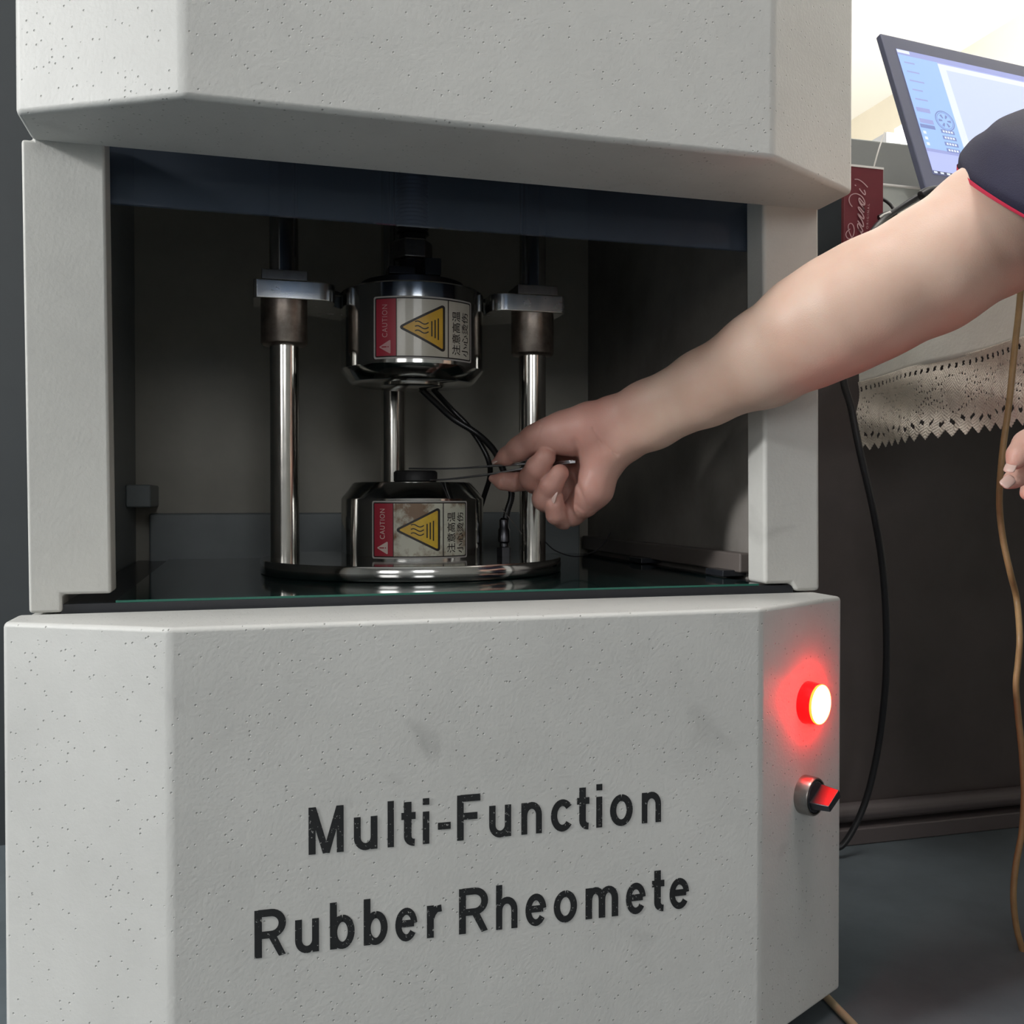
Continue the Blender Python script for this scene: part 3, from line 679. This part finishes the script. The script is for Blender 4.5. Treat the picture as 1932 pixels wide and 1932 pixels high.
# ring emblem
V = []; F = []; cu, cv = SU0+(SU1-SU0)*.135, SV1+(SV0-SV1)*.55
for rr, thk in ((.0155, .0016), (.0128, .0008)):
    o_ = len(V); n = 40
    for k in range(n):
        a = 2*PI*k/n
        V += [mon(cu+rr*math.cos(a), cv+rr*math.sin(a), .0009), mon(cu+(rr-thk)*math.cos(a), cv+(rr-thk)*math.sin(a), .0009)]
    F += [(o_+2*k, o_+2*((k+1) % n), o_+2*((k+1) % n)+1, o_+2*k+1) for k in range(n)]
for k in range(6):
    a = k*PI/3; o_ = len(V); dx, dy = math.cos(a), math.sin(a)
    V += [mon(cu+dx*.004-dy*.001, cv+dy*.004+dx*.001, .0009), mon(cu+dx*.010-dy*.002, cv+dy*.010+dx*.002, .0009), mon(cu+dx*.010+dy*.002, cv+dy*.010-dx*.002, .0009), mon(cu+dx*.004+dy*.001, cv+dy*.004-dx*.001, .0009)]; F.append((o_, o_+1, o_+2, o_+3))
scn.add(V, F, 4)
scn.build('screen', pal, mo, smooth=False, label='glowing pale blue program window')
ft = BL+wd_*LW/2
MB().box((ft[0]-.05, ft[0]+.05), (GBY+.006, GBY+.044), (GBZ+.0006, GBZ+.006)).build('stand_base', M_BEZEL, mo, bevel=.002)
MB().add(*slab(LW/2-.03, LW/2+.03, .012, .12, -.020, -.009)).build('stand_neck', M_BEZEL, mo, bevel=.002)

# cables near the table
pcb = MB().tube([at(1760, 358, 1.13), at(1742, 366, 1.12), at(1705, 388, 1.12), at(1668, 414, 1.11), at(1640, 450, 1.08), at(1600, 560, 1.03), at(1590, 700, 1.03), at(1606, 770, 1.03), at(1622, 850, 1.03),
                 at(1645, 950, 1.04), at(1664, 1060, 1.06), at(1672, 1180, 1.08), at(1670, 1300, 1.10), at(1655, 1420, 1.12), at(1630, 1520, 1.13), at(1592, 1592, 1.13), at(1560, 1600, 1.13)], .0038, 12)
tag(pcb.build('power_cable', M_CABLE, ang=180), 'thick black cable hanging down over the lace by the machine', 'cable')
pl2 = MB().tube([at(1738, 371, 1.10), at(1752, 363, 1.10), at(1772, 360, 1.10)], .0065, 12)
tag(pl2.build('cable_plug', M_CABLE, ang=180), 'short black cable plug at the lower corner of the monitor', 'plug')
pc2 = MB().tube([at(1655, 374, 1.14), at(1668, 377, 1.14), at(1682, 388, 1.13), at(1690, 405, 1.12), at(1694, 430, 1.12)], .0022, 8)
tag(pc2.build('signal_wire', M_CABLE, ang=180), 'thin dark wire looping between red bag and monitor', 'cable')
adp = MB().tube([at(1660, 414, 1.12), at(1672, 408, 1.12), at(1683, 405, 1.12)], .0055, 10, mi=0); adp.tube([at(1661, 411, 1.115), at(1668, 406, 1.113), at(1680, 401, 1.113)], .0022, 8, mi=1)
tag(adp.build('wire_connector', [M_CABLE, M_WHITE]), 'small black and white wire connector beside the red bag', 'connector')
tub = MB().tube([at(2060, 320, .93), at(1990, 330, .90), at(1940, 380, .90), at(1928, 520, .90), at(1922, 590, .90), at(1914, 660, .90), at(1904, 760, .90), at(1893, 840, .90), at(1887, 905, .90), at(1886, 960, .90), at(1893, 1020, .90), at(1906, 1080, .90), at(1918, 1130, .92),
                 at(1924, 1200, .90), at(1921, 1250, .90), at(1917, 1290, .90), at(1920, 1340, .90), at(1928, 1420, .90), at(1932, 1500, .90), at(1928, 1570, .90), at(1917, 1630, .90), at(1912, 1690, .90), at(1918, 1750, .90), at(1932, 1805, .90), at(1950, 1900, .90)], .0029, 12)
tag(tub.build('rubber_tube', M_TUBE, ang=180), 'tan rubber tube hanging in long bends at the right edge', 'tube')
def fl(px, py): return on_plane(px, py, (0, 0, ZF+.004), np.array([0, 0, 1.]))
fc = MB().tube([fl(1540, 1862), fl(1562, 1884), fl(1585, 1908), fl(1612, 1936), fl(1650, 1980), fl(1720, 2050)], .0034, 10)
tag(fc.build('floor_cord', M_TUBE2, ang=180), 'tan cord on the floor coming out from under the machine', 'cord')

# far end of the room seen over the divider
fcab = root('wall_cupboard', (3.2, 4.2, 1.9), 'pale grey cupboard and white window spot high on the far bright wall', 'cupboard')
pA = at(1672, 250, 4.6); pB = at(1690, 275, 4.6)
MB().box((at(1673, 250, 4.6)[0], at(1705, 250, 4.6)[0]), (pA[1], pA[1]+.4), (at(1680, 300, 4.6)[2], at(1680, 249, 4.6)[2])).build('side_board', M_DIV2 if False else mat('cupboard_grey', (.55, .56, .60), .6), fcab)
MB().box((at(1690, 250, 4.6)[0], at(1712, 250, 4.6)[0]), (pA[1]-.05, pA[1]), (at(1680, 300, 4.6)[2], at(1680, 241, 4.6)[2])).build('door', mat('window_spot_white', (.85, .85, .9), .6), fcab)  # white board standing in for a bright far window

# ------------------------------------------------------------------ the person (distance-field surfaces turned into one skin mesh)
def cc(px, py, t): return np.array([(px-966)/FPX*t, -(py-966)/FPX*t, t])
def c2w(P): P = np.asarray(P); return CAM+P[..., 0:1]*CR+P[..., 1:2]*CU+P[..., 2:3]*CF
def w2c(p): q = np.asarray(p)-CAM; return np.array([q@CR, q@CU, q@CF])
class Grid:
    def __init__(s, xs, ys, zs):
        s.x, s.y, s.z = [np.asarray(a, np.float32) for a in (xs, ys, zs)]
        s.D = np.full((len(s.x), len(s.y), len(s.z)), .05, np.float32)
    def sl(s, lo, hi):
        return tuple(slice(max(0, np.searchsorted(a, l)), max(0, np.searchsorted(a, h))) for a, l, h in zip((s.x, s.y, s.z), lo, hi))
def cap_d(x, y, z, a, b, ra, rb, sc_=(1, 1, 1)):
    a = np.asarray(a, np.float32); b = np.asarray(b, np.float32); d = b-a; L = float(d@d)+1e-12
    px, py, pz = x-a[0], y-a[1], z-a[2]
    h = np.clip((px*d[0]+py*d[1]+pz*d[2])/L, 0, 1)
    qx, qy, qz = px-h*d[0], py-h*d[1], pz-h*d[2]
    return np.sqrt(qx*qx+qy*qy+(qz*sc_[2])**2)-(ra+(rb-ra)*h)
def smin(a, b, k):
    h = np.maximum(k-np.abs(a-b), 0)/k
    return np.minimum(a, b)-h*h*k*.25
def stamp(g, D, a, b, ra, rb, k, sc_=(1, 1, 1)):
    """smooth-union a tapered capsule into field D of grid g, touching only its neighbourhood"""
    m = max(ra, rb)+k+.006
    lo = np.minimum(a, b)-m; hi = np.maximum(a, b)+m; s = g.sl(lo, hi)
    x = g.x[s[0]][:, None, None]; y = g.y[s[1]][None, :, None]; z = g.z[s[2]][None, None, :]
    if 0 in (x.size, y.size, z.size): return
    d = cap_d(x, y, z, a, b, ra, rb, sc_)
    D[s] = smin(D[s], d, k) if k > 0 else np.minimum(D[s], d)
def groove(g, D, pts, depth, width):
    P = smooth_path(pts, 4)
    m = .004+width*2; lo = P.min(0)-m; hi = P.max(0)+m; s = g.sl(lo, hi)
    x = g.x[s[0]][:, None, None]; y = g.y[s[1]][None, :, None]; z = g.z[s[2]][None, None, :]
    d = None
    for i in range(len(P)-1):
        q = cap_d(x, y, z, P[i], P[i+1], 0, 0); d = q if d is None else np.minimum(d, q)
    D[s] += depth*np.exp(-(d/width)**2)
def groove2(g, D, pts, depth, w, zlim):
    """crease seen face on: pts in picture px, w in px"""
    q = smooth_path(pts, 4); m = 3*w+2; z0 = .88
    lo = ((q[:, 0].min()-m-966)/FPX*.84, -(q[:, 1].max()+m-966)/FPX*1., g.z[0]); hi = ((q[:, 0].max()+m-966)/FPX*.96, -(q[:, 1].min()-m-966)/FPX*.8, zlim)
    lo = (min(lo[0], (q[:, 0].min()-m-966)/FPX*.96), min(lo[1], -(q[:, 1].max()+m-966)/FPX*.8), lo[2]); hi = (max(hi[0], (q[:, 0].max()+m-966)/FPX*.84), max(hi[1], -(q[:, 1].min()-m-966)/FPX), hi[2])
    s = g.sl(lo, hi); x = g.x[s[0]][:, None, None]; y = g.y[s[1]][None, :, None]; z = g.z[s[2]][None, None, :]
    U = 966+FPX*x/z; Vv = 966-FPX*y/z; d = None
    for i in range(len(q)-1):
        a, b = q[i], q[i+1]; e = b-a; h_ = np.clip(((U-a[0])*e[0]+(Vv-a[1])*e[1])/(e@e+1e-9), 0, 1)
        r = np.sqrt((U-a[0]-h_*e[0])**2+(Vv-a[1]-h_*e[1])**2); d = r if d is None else np.minimum(d, r)
    D[s] += depth*np.exp(-(d/w)**2)
def surfnet(g, D):
    S = D < 0
    c = np.zeros(tuple(n-1 for n in D.shape), np.uint8)
    for i in (0, 1):
        for j in (0, 1):
            for k in (0, 1): c += S[i:S.shape[0]-1+i, j:S.shape[1]-1+j, k:S.shape[2]-1+k]
    I = np.argwhere((c > 0) & (c < 8)); idx = np.full(c.shape, -1, np.int32); idx[tuple(I.T)] = np.arange(len(I))
    pos = np.zeros((len(I), 3)); cnt = np.zeros(len(I)); cor = {}
    for a in (0, 1):
        for b in (0, 1):
            for d in (0, 1): cor[a, b, d] = D[I[:, 0]+a, I[:, 1]+b, I[:, 2]+d].astype(float)
    for ax in range(3):
        for p in (0, 1):
            for q in (0, 1):
                k0 = [p, q]; k0.insert(ax, 0); k1 = [p, q]; k1.insert(ax, 1)
                d0, d1 = cor[tuple(k0)], cor[tuple(k1)]; m = (d0 < 0) != (d1 < 0)
                t = d0[m]/(d0[m]-d1[m]); v = np.tile(np.array(k0, float), (m.sum(), 1)); v[:, ax] = t
                pos[m] += v; cnt[m] += 1
    pos = pos/cnt[:, None]+I
    P = np.stack([np.interp(pos[:, 0], np.arange(len(g.x)), g.x), np.interp(pos[:, 1], np.arange(len(g.y)), g.y), np.interp(pos[:, 2], np.arange(len(g.z)), g.z)], 1)
    F = []
    for ax in range(3):
        sl0 = [slice(None)]*3; sl1 = [slice(None)]*3; sl0[ax] = slice(0, -1); sl1[ax] = slice(1, None)
        e = S[tuple(sl0)] != S[tuple(sl1)]; E_ = np.argwhere(e)
        o1, o2 = [k for k in range(3) if k != ax]
        ok = (E_[:, o1] > 0) & (E_[:, o2] > 0) & (E_[:, o1] < c.shape[o1]) & (E_[:, o2] < c.shape[o2]) & (E_[:, ax] < c.shape[ax]); E_ = E_[ok]
        def sh(a, b): q = E_.copy(); q[:, o1] -= a; q[:, o2] -= b; return idx[tuple(q.T)]
        Q = np.stack([sh(1, 1), sh(0, 1), sh(0, 0), sh(1, 0)], 1)
        flip = S[tuple(E_.T)] ^ (ax == 1)
        Q[~flip] = Q[~flip][:, ::-1]; F.append(Q)
    F = np.vstack(F); F = F[(F >= 0).all(1)]
    return P, F

# ---- right arm and hand, in camera aligned metres
xs = np.concatenate([np.arange(-.030, .115, .0010), np.arange(.115, .60, .0028)])
ys = np.concatenate([np.arange(-.040, .105, .0011), np.arange(.105, .43, .0026)])
zs = np.arange(.655, .965, .0011)
g = Grid(xs, ys, zs); D = g.D
def dt(px): return .02+(1062-px)*.00018 if px < 1150 else .02-88*.00018-(px-1150)*.00004
def h(px, py, t, r=None):
    t2 = t+dt(px); p = cc(px, py, t2)
    return p if r is None else (p, r*t2/t)
# arm: two side by side strands near the wrist give it its oval section
n_ = np.array([.44, -.9, 0])
def arm_pt(px, py, t, r, off): return h(px, py, t)+n_*off, r
ARM = [(1136, 826, .866, .0210, .0098), (1160, 813, .864, .0202, .0096), (1226, 783, .847, .0208, .0085), (1330, 732, .82, .0242, .0072), (1441, 677, .79, .0338, .0048), (1528, 624, .765, .0394, .0035),
       (1588, 592, .752, .0418, .0025), (1648, 562, .745, .0424, .0012), (1752, 512, .745, .0436, .001), (1873, 432, .75, .0466, 0), (1975, 374, .757, .0475, 0)]
for i in range(len(ARM)-1):
    a, b = ARM[i], ARM[i+1]
    for s in (-1, 1):
        pa, ra = arm_pt(*a[:4], s*a[4]); pb, rb = arm_pt(*b[:4], s*b[4]); stamp(g, D, pa, pb, ra, rb, .010)
# muscle of the forearm and elbow point
# hand
hx0 = g.sl((-.05, -.06, .6), (.125, .1, 1.1))
H = g.D[hx0].copy(); gh = Grid(g.x[hx0[0]], g.y[hx0[1]], g.z[hx0[2]]); P_ = H
def S2(D_, a, b, k):
    (pa, ra), (pb, rb) = h(*a), h(*b); stamp(gh, D_, pa, pb, ra, rb, k)
W_ = (1140, 838, .868, .014)
S2(P_, (1120, 815, .872, .0150), (1050, 848, .903, .0125), .010)
S2(P_, (1125, 835, .874, .0140), (1064, 880, .905, .0120), .010)
S2(P_, (1130, 855, .874, .0140), (1078, 915, .902, .0120), .010)
S2(P_, (1140, 872, .872, .0135), (1092, 948, .892, .0112), .010)
S2(P_, (1128, 812, .862, .0195), (1108, 811, .860, .0203), .012)       # thenar
S2(P_, (1108, 811, .860, .0203), (1062, 817, .857, .0175), .012)
S2(P_, (1140, 868, .864, .0158), (1122, 922, .864, .0158), .012)       # hypothenar
S2(P_, (1122, 922, .864, .0158), (1104, 950, .868, .0128), .008)
# thumb
S2(P_, (1062, 817, .857, .0174), (1030, 823, .856, .0142), .010)
S2(P_, (1030, 823, .856, .0142), (1008, 829, .856, .0122), .006)
S2(P_, (1008, 829, .856, .0122), (980, 847, .857, .0108), .005)
S2(P_, (980, 847, .857, .0108), (955, 861, .860, .0078), .004)
S2(P_, (955, 861, .860, .0078), (932, 872, .862, .0026), .004)
FING = dict(
    index=[(1050, 848, .903, .0124), (1012, 900, .888, .0102), (985, 907, .876, .0088), (968, 909, .870, .0086), (948, 908, .864, .0074), (929, 903, .863, .0036)],
    middle=[(1064, 880, .903, .0125), (1009, 908, .874, .0108), (1003, 902, .855, .0108), (1013, 884, .847, .0101), (1029, 863, .847, .0092)],
    ring=[(1078, 915, .900, .0124), (1034, 945, .872, .0108), (1027, 941, .855, .0106), (1040, 917, .848, .0096), (1056, 893, .849, .0082)],
    pinky=[(1100, 951, .884, .0124), (1080, 968, .874, .0114), (1064, 977, .866, .0100), (1050, 970, .855, .0092), (1047, 954, .851, .0080), (1051, 938, .851, .0056)])
OUT = P_.copy()
for nm_, ch in FING.items():
    A_ = P_.copy(); S2(A_, ch[0], ch[1], .008)                         # root phalanx blends into the palm
    B_ = np.full_like(P_, .05)
    for i in range(len(ch)-1): S2(B_, ch[i], ch[i+1], .0035)
    OUT = np.minimum(OUT, A_); OUT = smin(OUT, B_, .0010)
# skin folds
def gr(pts, d, w): groove(gh, OUT, [h(*p) for p in pts], d, w)
def g2d(pts, d, w, zl=.93): groove2(gh, OUT, pts, d, w, zl)
g2d([(1021, 806), (1014, 828), (1009, 846)], .0011, 2.4)
g2d([(1028, 808), (1024, 822)], .0005, 2.0)
g2d([(1118, 808), (1131, 826), (1148, 846), (1164, 858)], .0011, 2.2)
g2d([(1127, 832), (1140, 852)], .0006, 2.0)
g2d([(968, 890), (969, 908), (966, 924)], .0008, 2.4, .925)
g2d([(1083, 892), (1093, 922), (1104, 948), (1116, 962)], .0013, 3.0)
g2d([(1092, 905), (1100, 935), (1112, 955)], .0007, 2.4)
g2d([(1086, 952), (1098, 962), (1108, 972)], .0009, 2.4)
g2d([(1070, 966), (1074, 978), (1076, 994)], .0016, 3.0)
g2d([(1086, 832), (1091, 848), (1088, 866)], .0012, 6.0)
g.D[hx0] = OUT
Pm, Fm = surfnet(g, g.D)
# relax a little
def relax(P, F, it=4, lam=.5):
    n = len(P); e = np.vstack([F[:, [0, 1]], F[:, [1, 2]], F[:, [2, 3]], F[:, [3, 0]]])
    for _ in range(it):
        A = np.zeros_like(P); c = np.bincount(e[:, 0], minlength=n)+np.bincount(e[:, 1], minlength=n)
        for k in range(3): A[:, k] = np.bincount(e[:, 0], P[e[:, 1], k], n)+np.bincount(e[:, 1], P[e[:, 0], k], n)
        P = P+lam*(A/np.maximum(c, 1)[:, None]-P)
    return P
Pm = relax(Pm, Fm, 3, .5)
armV = c2w(Pm); armF = Fm
flushA = np.clip((.125-Pm[:, 0])/.05, 0, 1)*.85
flushA = np.maximum(flushA, np.clip((Pm[:, 1]*-1+.32*Pm[:, 0]+.02)/.03, 0, 1)*0)
del D, H, OUT, P_

# ---- left hand resting low at the right, forearm going back to the body
xs = np.arange(.340, .57, .0014); ys = np.arange(-.045, .12, .0014); zs = np.arange(.655, .83, .0014)
g2 = Grid(xs, ys, zs)
def S3(a, b, k): stamp(g2, g2.D, cc(*a[:3]), cc(*b[:3]), a[3], b[3], k)
S3((2090, 850, .755, .022), (2040, 850, .750, .024), .01); S3((2040, 830, .745, .020), (1985, 830, .745, .016), .012)
S3((2050, 870, .755, .018), (1990, 880, .760, .016), .012)
for ch in ([(2030, 815, .74, .0165), (1980, 812, .735, .0125), (1938, 838, .728, .0100), (1922, 858, .725, .0082), (1914, 872, .724, .0058)],
           [(2000, 850, .752, .012), (1962, 872, .748, .0095), (1930, 893, .742, .0080), (1914, 903, .738, .0068), (1902, 911, .736, .0050)],
           [(2000, 868, .762, .012), (1972, 905, .768, .0092), (1948, 925, .764, .0080), (1940, 930, .760, .0062)],
           [(2005, 885, .768, .012), (1980, 925, .778, .0090), (1960, 938, .774, .0076), (1952, 940, .770, .0058)],
           [(2015, 900, .772, .011), (1995, 935, .782, .0080), (1980, 945, .780, .0068), (1972, 946, .776, .0052)]):
    T_ = np.full_like(g2.D, .05); keep = g2.D; g2.D = T_
    for i in range(len(ch)-1): S3(ch[i], ch[i+1], .004)
    g2.D = smin(keep, g2.D, .0016)
P2, F2 = surfnet(g2, g2.D); P2 = relax(P2, F2, 2, .5); lhV = c2w(P2)
# ---- coarse field for head, neck, forearm (beyond the right edge of the picture)
SR = at(2150, 262, .78); SL = np.array([.66, -.40, .37]); NK = np.array([.68, -.20, .44]); HD = np.array([.645, -.185, .575])
xs = np.arange(.38, .90, .005); ys = np.arange(-.56, .10, .005); zs = np.arange(.02, .72, .005)
g3 = Grid(xs, ys, zs)
def S4(a, b, ra, rb, k): stamp(g3, g3.D, np.array(a, float), np.array(b, float), ra, rb, k)
LW_ = at(2075, 850, .753); EL = np.array([.555, -.33, .13])
S4(LW_, EL, .025, .040, .01); S4(EL, SL, .042, .052, .02)
S4(NK+[.02, 0, -.08], NK+[0, 0, .05], .055, .052, .02)
S4(HD+[.03, 0, .02], HD+[.0, 0, .035], .078, .076, .03)                # cranium
S4(HD+[-.02, 0, -.05], HD+[-.01, 0, .01], .045, .062, .03)             # jaw
S4(HD+[-.075, 0, .012], HD+[-.090, 0, -.018], .008, .012, .01)         # nose
S4(HD+[-.068, -.02, -.048], HD+[-.068, .02, -.048], .009, .009, .006)  # lips
for s in (-1, 1):
    S4(HD+[-.066, s*.032, .022], HD+[-.066, s*.036, .020], .012, .011, .006)   # brow and eye
    S4(HD+[.010, s*.074, .02], HD+[.018, s*.078, -.02], .014, .009, .004)       # ear
P3, F3 = surfnet(g3, g3.D); P3 = relax(P3, F3, 1, .5)
off1 = len(armV); off2 = off1+len(lhV)
BV = np.vstack([armV, lhV, P3]); BF = np.vstack([armF, F2+off1, F3+off2])
per = root('person', (.74, -.2, ZF), 'person in a navy short sleeved shirt with red piping reaching into the machine', 'person')
body = make('body', BV, BF, M_SKIN, per, smooth='keep', ang=180)
att = body.data.attributes.new('flush', 'FLOAT', 'POINT')
fl_ = np.concatenate([flushA, np.full(len(lhV), .55), np.full(len(P3), .2)]).astype(np.float32)
att.data.foreach_set('value', fl_)

def nail(name, c, axis, normal, L, Wd):
    """curved nail plate: c centre, axis along the finger, normal out of the nail"""
    a = np.array(axis, float); a /= np.linalg.norm(a); n = np.array(normal, float); n -= a*(n@a); n /= np.linalg.norm(n); s = np.cross(a, n); V = []; F = []; nu, nv_ = 8, 8
    for j in range(nv_+1):
        for i in range(nu+1):
            u = i/nu*2-1; v = j/nv_*2-1; w = Wd*math.sqrt(max(.02, 1-(.90*v**6 if v > 0 else .75*v**4)))
            th = u*1.0
            V.append(c+a*v*L+s*w*math.sin(th)/math.sin(1.0)+n*(w*.75*(math.cos(th)-1)-.0006*v*v))
    for j in range(nv_):
        for i in range(nu): q = j*(nu+1)+i; F.append((q, q+1, q+nu+2, q+nu+1))
    o = make(name, V, F, M_NAIL, body, ang=180); s_ = o.modifiers.new('t', 'SOLIDIFY'); s_.thickness = .0006; s_.offset = 1; return o
def hw(px, py, t): return c2w(h(px, py, t))
nail('fingernail', hw(940, 864.5, .859), hw(925, 874, .861)-hw(960, 852, .858), hw(935, 855, .857)-hw(945, 868, .861), .0072, .0042)
nail('fingernail', hw(1044.0, 938, .8432), hw(1053, 918, .85)-hw(1041, 956, .85), hw(1030, 938, .842)-hw(1050, 938, .852), .0068, .0030)
nail('fingernail', at(1906, 879, .7215), at(1905, 890, .722)-at(1920, 858, .724), at(1890, 876, .712)-at(1914, 872, .724), .0052, .0040)
nail('fingernail', at(1902, 908, .7305), at(1892, 920, .736)-at(1914, 900, .738), at(1898, 904, .70)-at(1902, 911, .736), .0056, .0040)

# hair cap
hc = MB()
for k in range(1):
    V = []; F = []; nu, nv_ = 28, 14
    for j in range(nv_+1):
        for i in range(nu):
            th = 2*PI*i/nu; ph = j/nv_*PI*.60
            fwd = math.cos(th)                      # +x is the back of the head
            ph2 = ph*(1.0+.25*fwd)
            r = .097+.003*math.sin(th*9+j)
            V.append(HD+[.018, 0, .025]+r*np.array([math.sin(ph2)*math.cos(th)*1.08, math.sin(ph2)*math.sin(th), math.cos(ph2)*1.02]))
    for j in range(nv_):
        for i in range(nu): F.append((j*nu+i, j*nu+(i+1) % nu, (j+1)*nu+(i+1) % nu, (j+1)*nu+i))
    hc.add(V, F)
o = hc.build('hair', M_HAIR, per, ang=180); s_ = o.modifiers.new('t', 'SOLIDIFY'); s_.thickness = .012

# shirt: torso and left sleeve from a field, right sleeve lofted round the arm
g5 = Grid(np.arange(.44, .98, .008), np.arange(-.60, .14, .008), np.arange(-.20, .52, .008))
def S5(a, b, ra, rb, k): stamp(g5, g5.D, np.array(a, float), np.array(b, float), ra, rb, k)
S5(SR+[.03, -.01, -.005], SL, .070, .066, .03); S5(SL, (.60, -.36, .24), .066, .064, .02)
S5((.70, -.12, .30), (.70, -.28, .30), .105, .105, .04); S5((.72, -.14, .12), (.72, -.26, .12), .105, .105, .06); S5((.77, -.15, -.05), (.77, -.25, -.05), .112, .112, .06)
S5(NK+[.01, 0, -.05], NK, .075, .066, .03)
P5, F5 = surfnet(g5, g5.D); P5 = relax(P5, F5, 2, .5)
shV = [P5]; shF = [F5]
RINGS = [((1962, 398, 0.730), (-153, -77, 0), (26, 38, -.096)), ((1968, 384, 0.730), (-150, -90, 0), (24, 36, -.098)), ((1978, 360, 0.731), (-140, -98, 0), (22, 34, -.098)), ((1994, 338, 0.733), (-128, -96, 0), (20, 30, -.095)),
         ((2018, 318, 0.736), (-120, -92, 0), (18, 28, -.092)), ((2060, 296, 0.740), (-100, -94, 0), (14, 24, -.088)), ((2110, 276, 0.746), (-85, -95, 0), (10, 20, -.082)), ((2170, 258, 0.753), (-60, -100, 0), (5, 10, -.078))]
RP = []; ns = 72
for (c0, a0, b0) in RINGS:
    ring = []
    for k in range(ns):
        th = 2*PI*k/ns; q = [c0[i]+a0[i]*math.cos(th)+b0[i]*math.sin(th) for i in range(3)]
        ring.append(at(*q))
    RP.append(ring)
RP = np.array(RP); fine = []
for k in range(ns): fine.append(smooth_path(RP[:, k], 5))
fine = np.array(fine).transpose(1, 0, 2); nr = len(fine)
cen = fine.mean(1, keepdims=True)
for j in range(nr):
    for k in range(ns):
        d = fine[j, k]-cen[j, 0]; w = .0020*math.sin(j*.33+2*math.sin(k/ns*2*PI*2+.8))*min(1, j/4)
        fine[j, k] += d/np.linalg.norm(d)*w
SV = fine.reshape(-1, 3); SF = [(j*ns+k, j*ns+(k+1) % ns, (j+1)*ns+(k+1) % ns, (j+1)*ns+k) for j in range(nr-1) for k in range(ns)]
# turn the hem inwards so that the sleeve has a thickness
inn = cen[0]+(fine[0]-cen[0])*.965; inn2 = cen[3]+(fine[3]-cen[3])*.955; o_ = len(SV)
SV = np.vstack([SV, inn, inn2]); SF += [(k, o_+k, o_+(k+1) % ns, (k+1) % ns) for k in range(ns)]+[(o_+k, o_+ns+k, o_+ns+(k+1) % ns, o_+(k+1) % ns) for k in range(ns)]
shV.append(SV); shF.append(np.array(SF)+len(P5))
shirt = make('shirt', np.vstack(shV), np.vstack(shF), M_NAVY, per, ang=180)
tr = MB(); V = []; F = []
r_ = [fine[0]*1.0, None]
ax0 = (cen[1]-cen[0]); 
lo_ = cen[0]+(fine[0]-cen[0])*1.012-(fine[2]-fine[0])*.55; hi_ = fine[0]+(fine[0]-cen[0])*.014+(fine[2]-fine[0])*.25; il = cen[0]+(lo_-cen[0])*.965
V = np.vstack([lo_, hi_, il]); F = [(k, (k+1) % ns, ns+(k+1) % ns, ns+k) for k in range(ns)]+[(k, 2*ns+k, 2*ns+(k+1) % ns, (k+1) % ns) for k in range(ns)]
make('sleeve_trim', V, F, M_TRIM, shirt, ang=180, label='thin red trim on the sleeve hem')
# trousers and shoes
g6 = Grid(np.arange(.42, 1.02, .008), np.arange(-.46, .10, .008), np.arange(ZF+.03, .06, .008))
def S6(a, b, ra, rb, k): stamp(g6, g6.D, np.array(a, float), np.array(b, float), ra, rb, k)
KR = np.array([.565, -.035, -.03]); KL = np.array([.56, -.36, -.03])
S6((.79, -.13, -.12), (.79, -.27, -.12), .115, .115, .05)
for K, y in ((KR, -.10), (KL, -.30)):
    S6((.78, y, -.12), K, .085, .062, .04); S6(K, (.70, K[1]-.0, ZF+.09), .058, .042, .02)
P6, F6 = surfnet(g6, g6.D); make('trousers', relax(P6, F6, 2, .5), F6, M_TROU, per, ang=180)
for K in (KR, KL):
    b = MB().prism([(.76, K[1]-.034), (.77, K[1]), (.76, K[1]+.034), (.66, K[1]+.040), (.575, K[1]+.046), (.525, K[1]+.030), (.515, K[1]), (.525, K[1]-.030), (.575, K[1]-.046), (.66, K[1]-.040)], ZF+.001, ZF+.055)
    b.build('shoe', M_SHOE, per, bevel=.018, bseg=4)
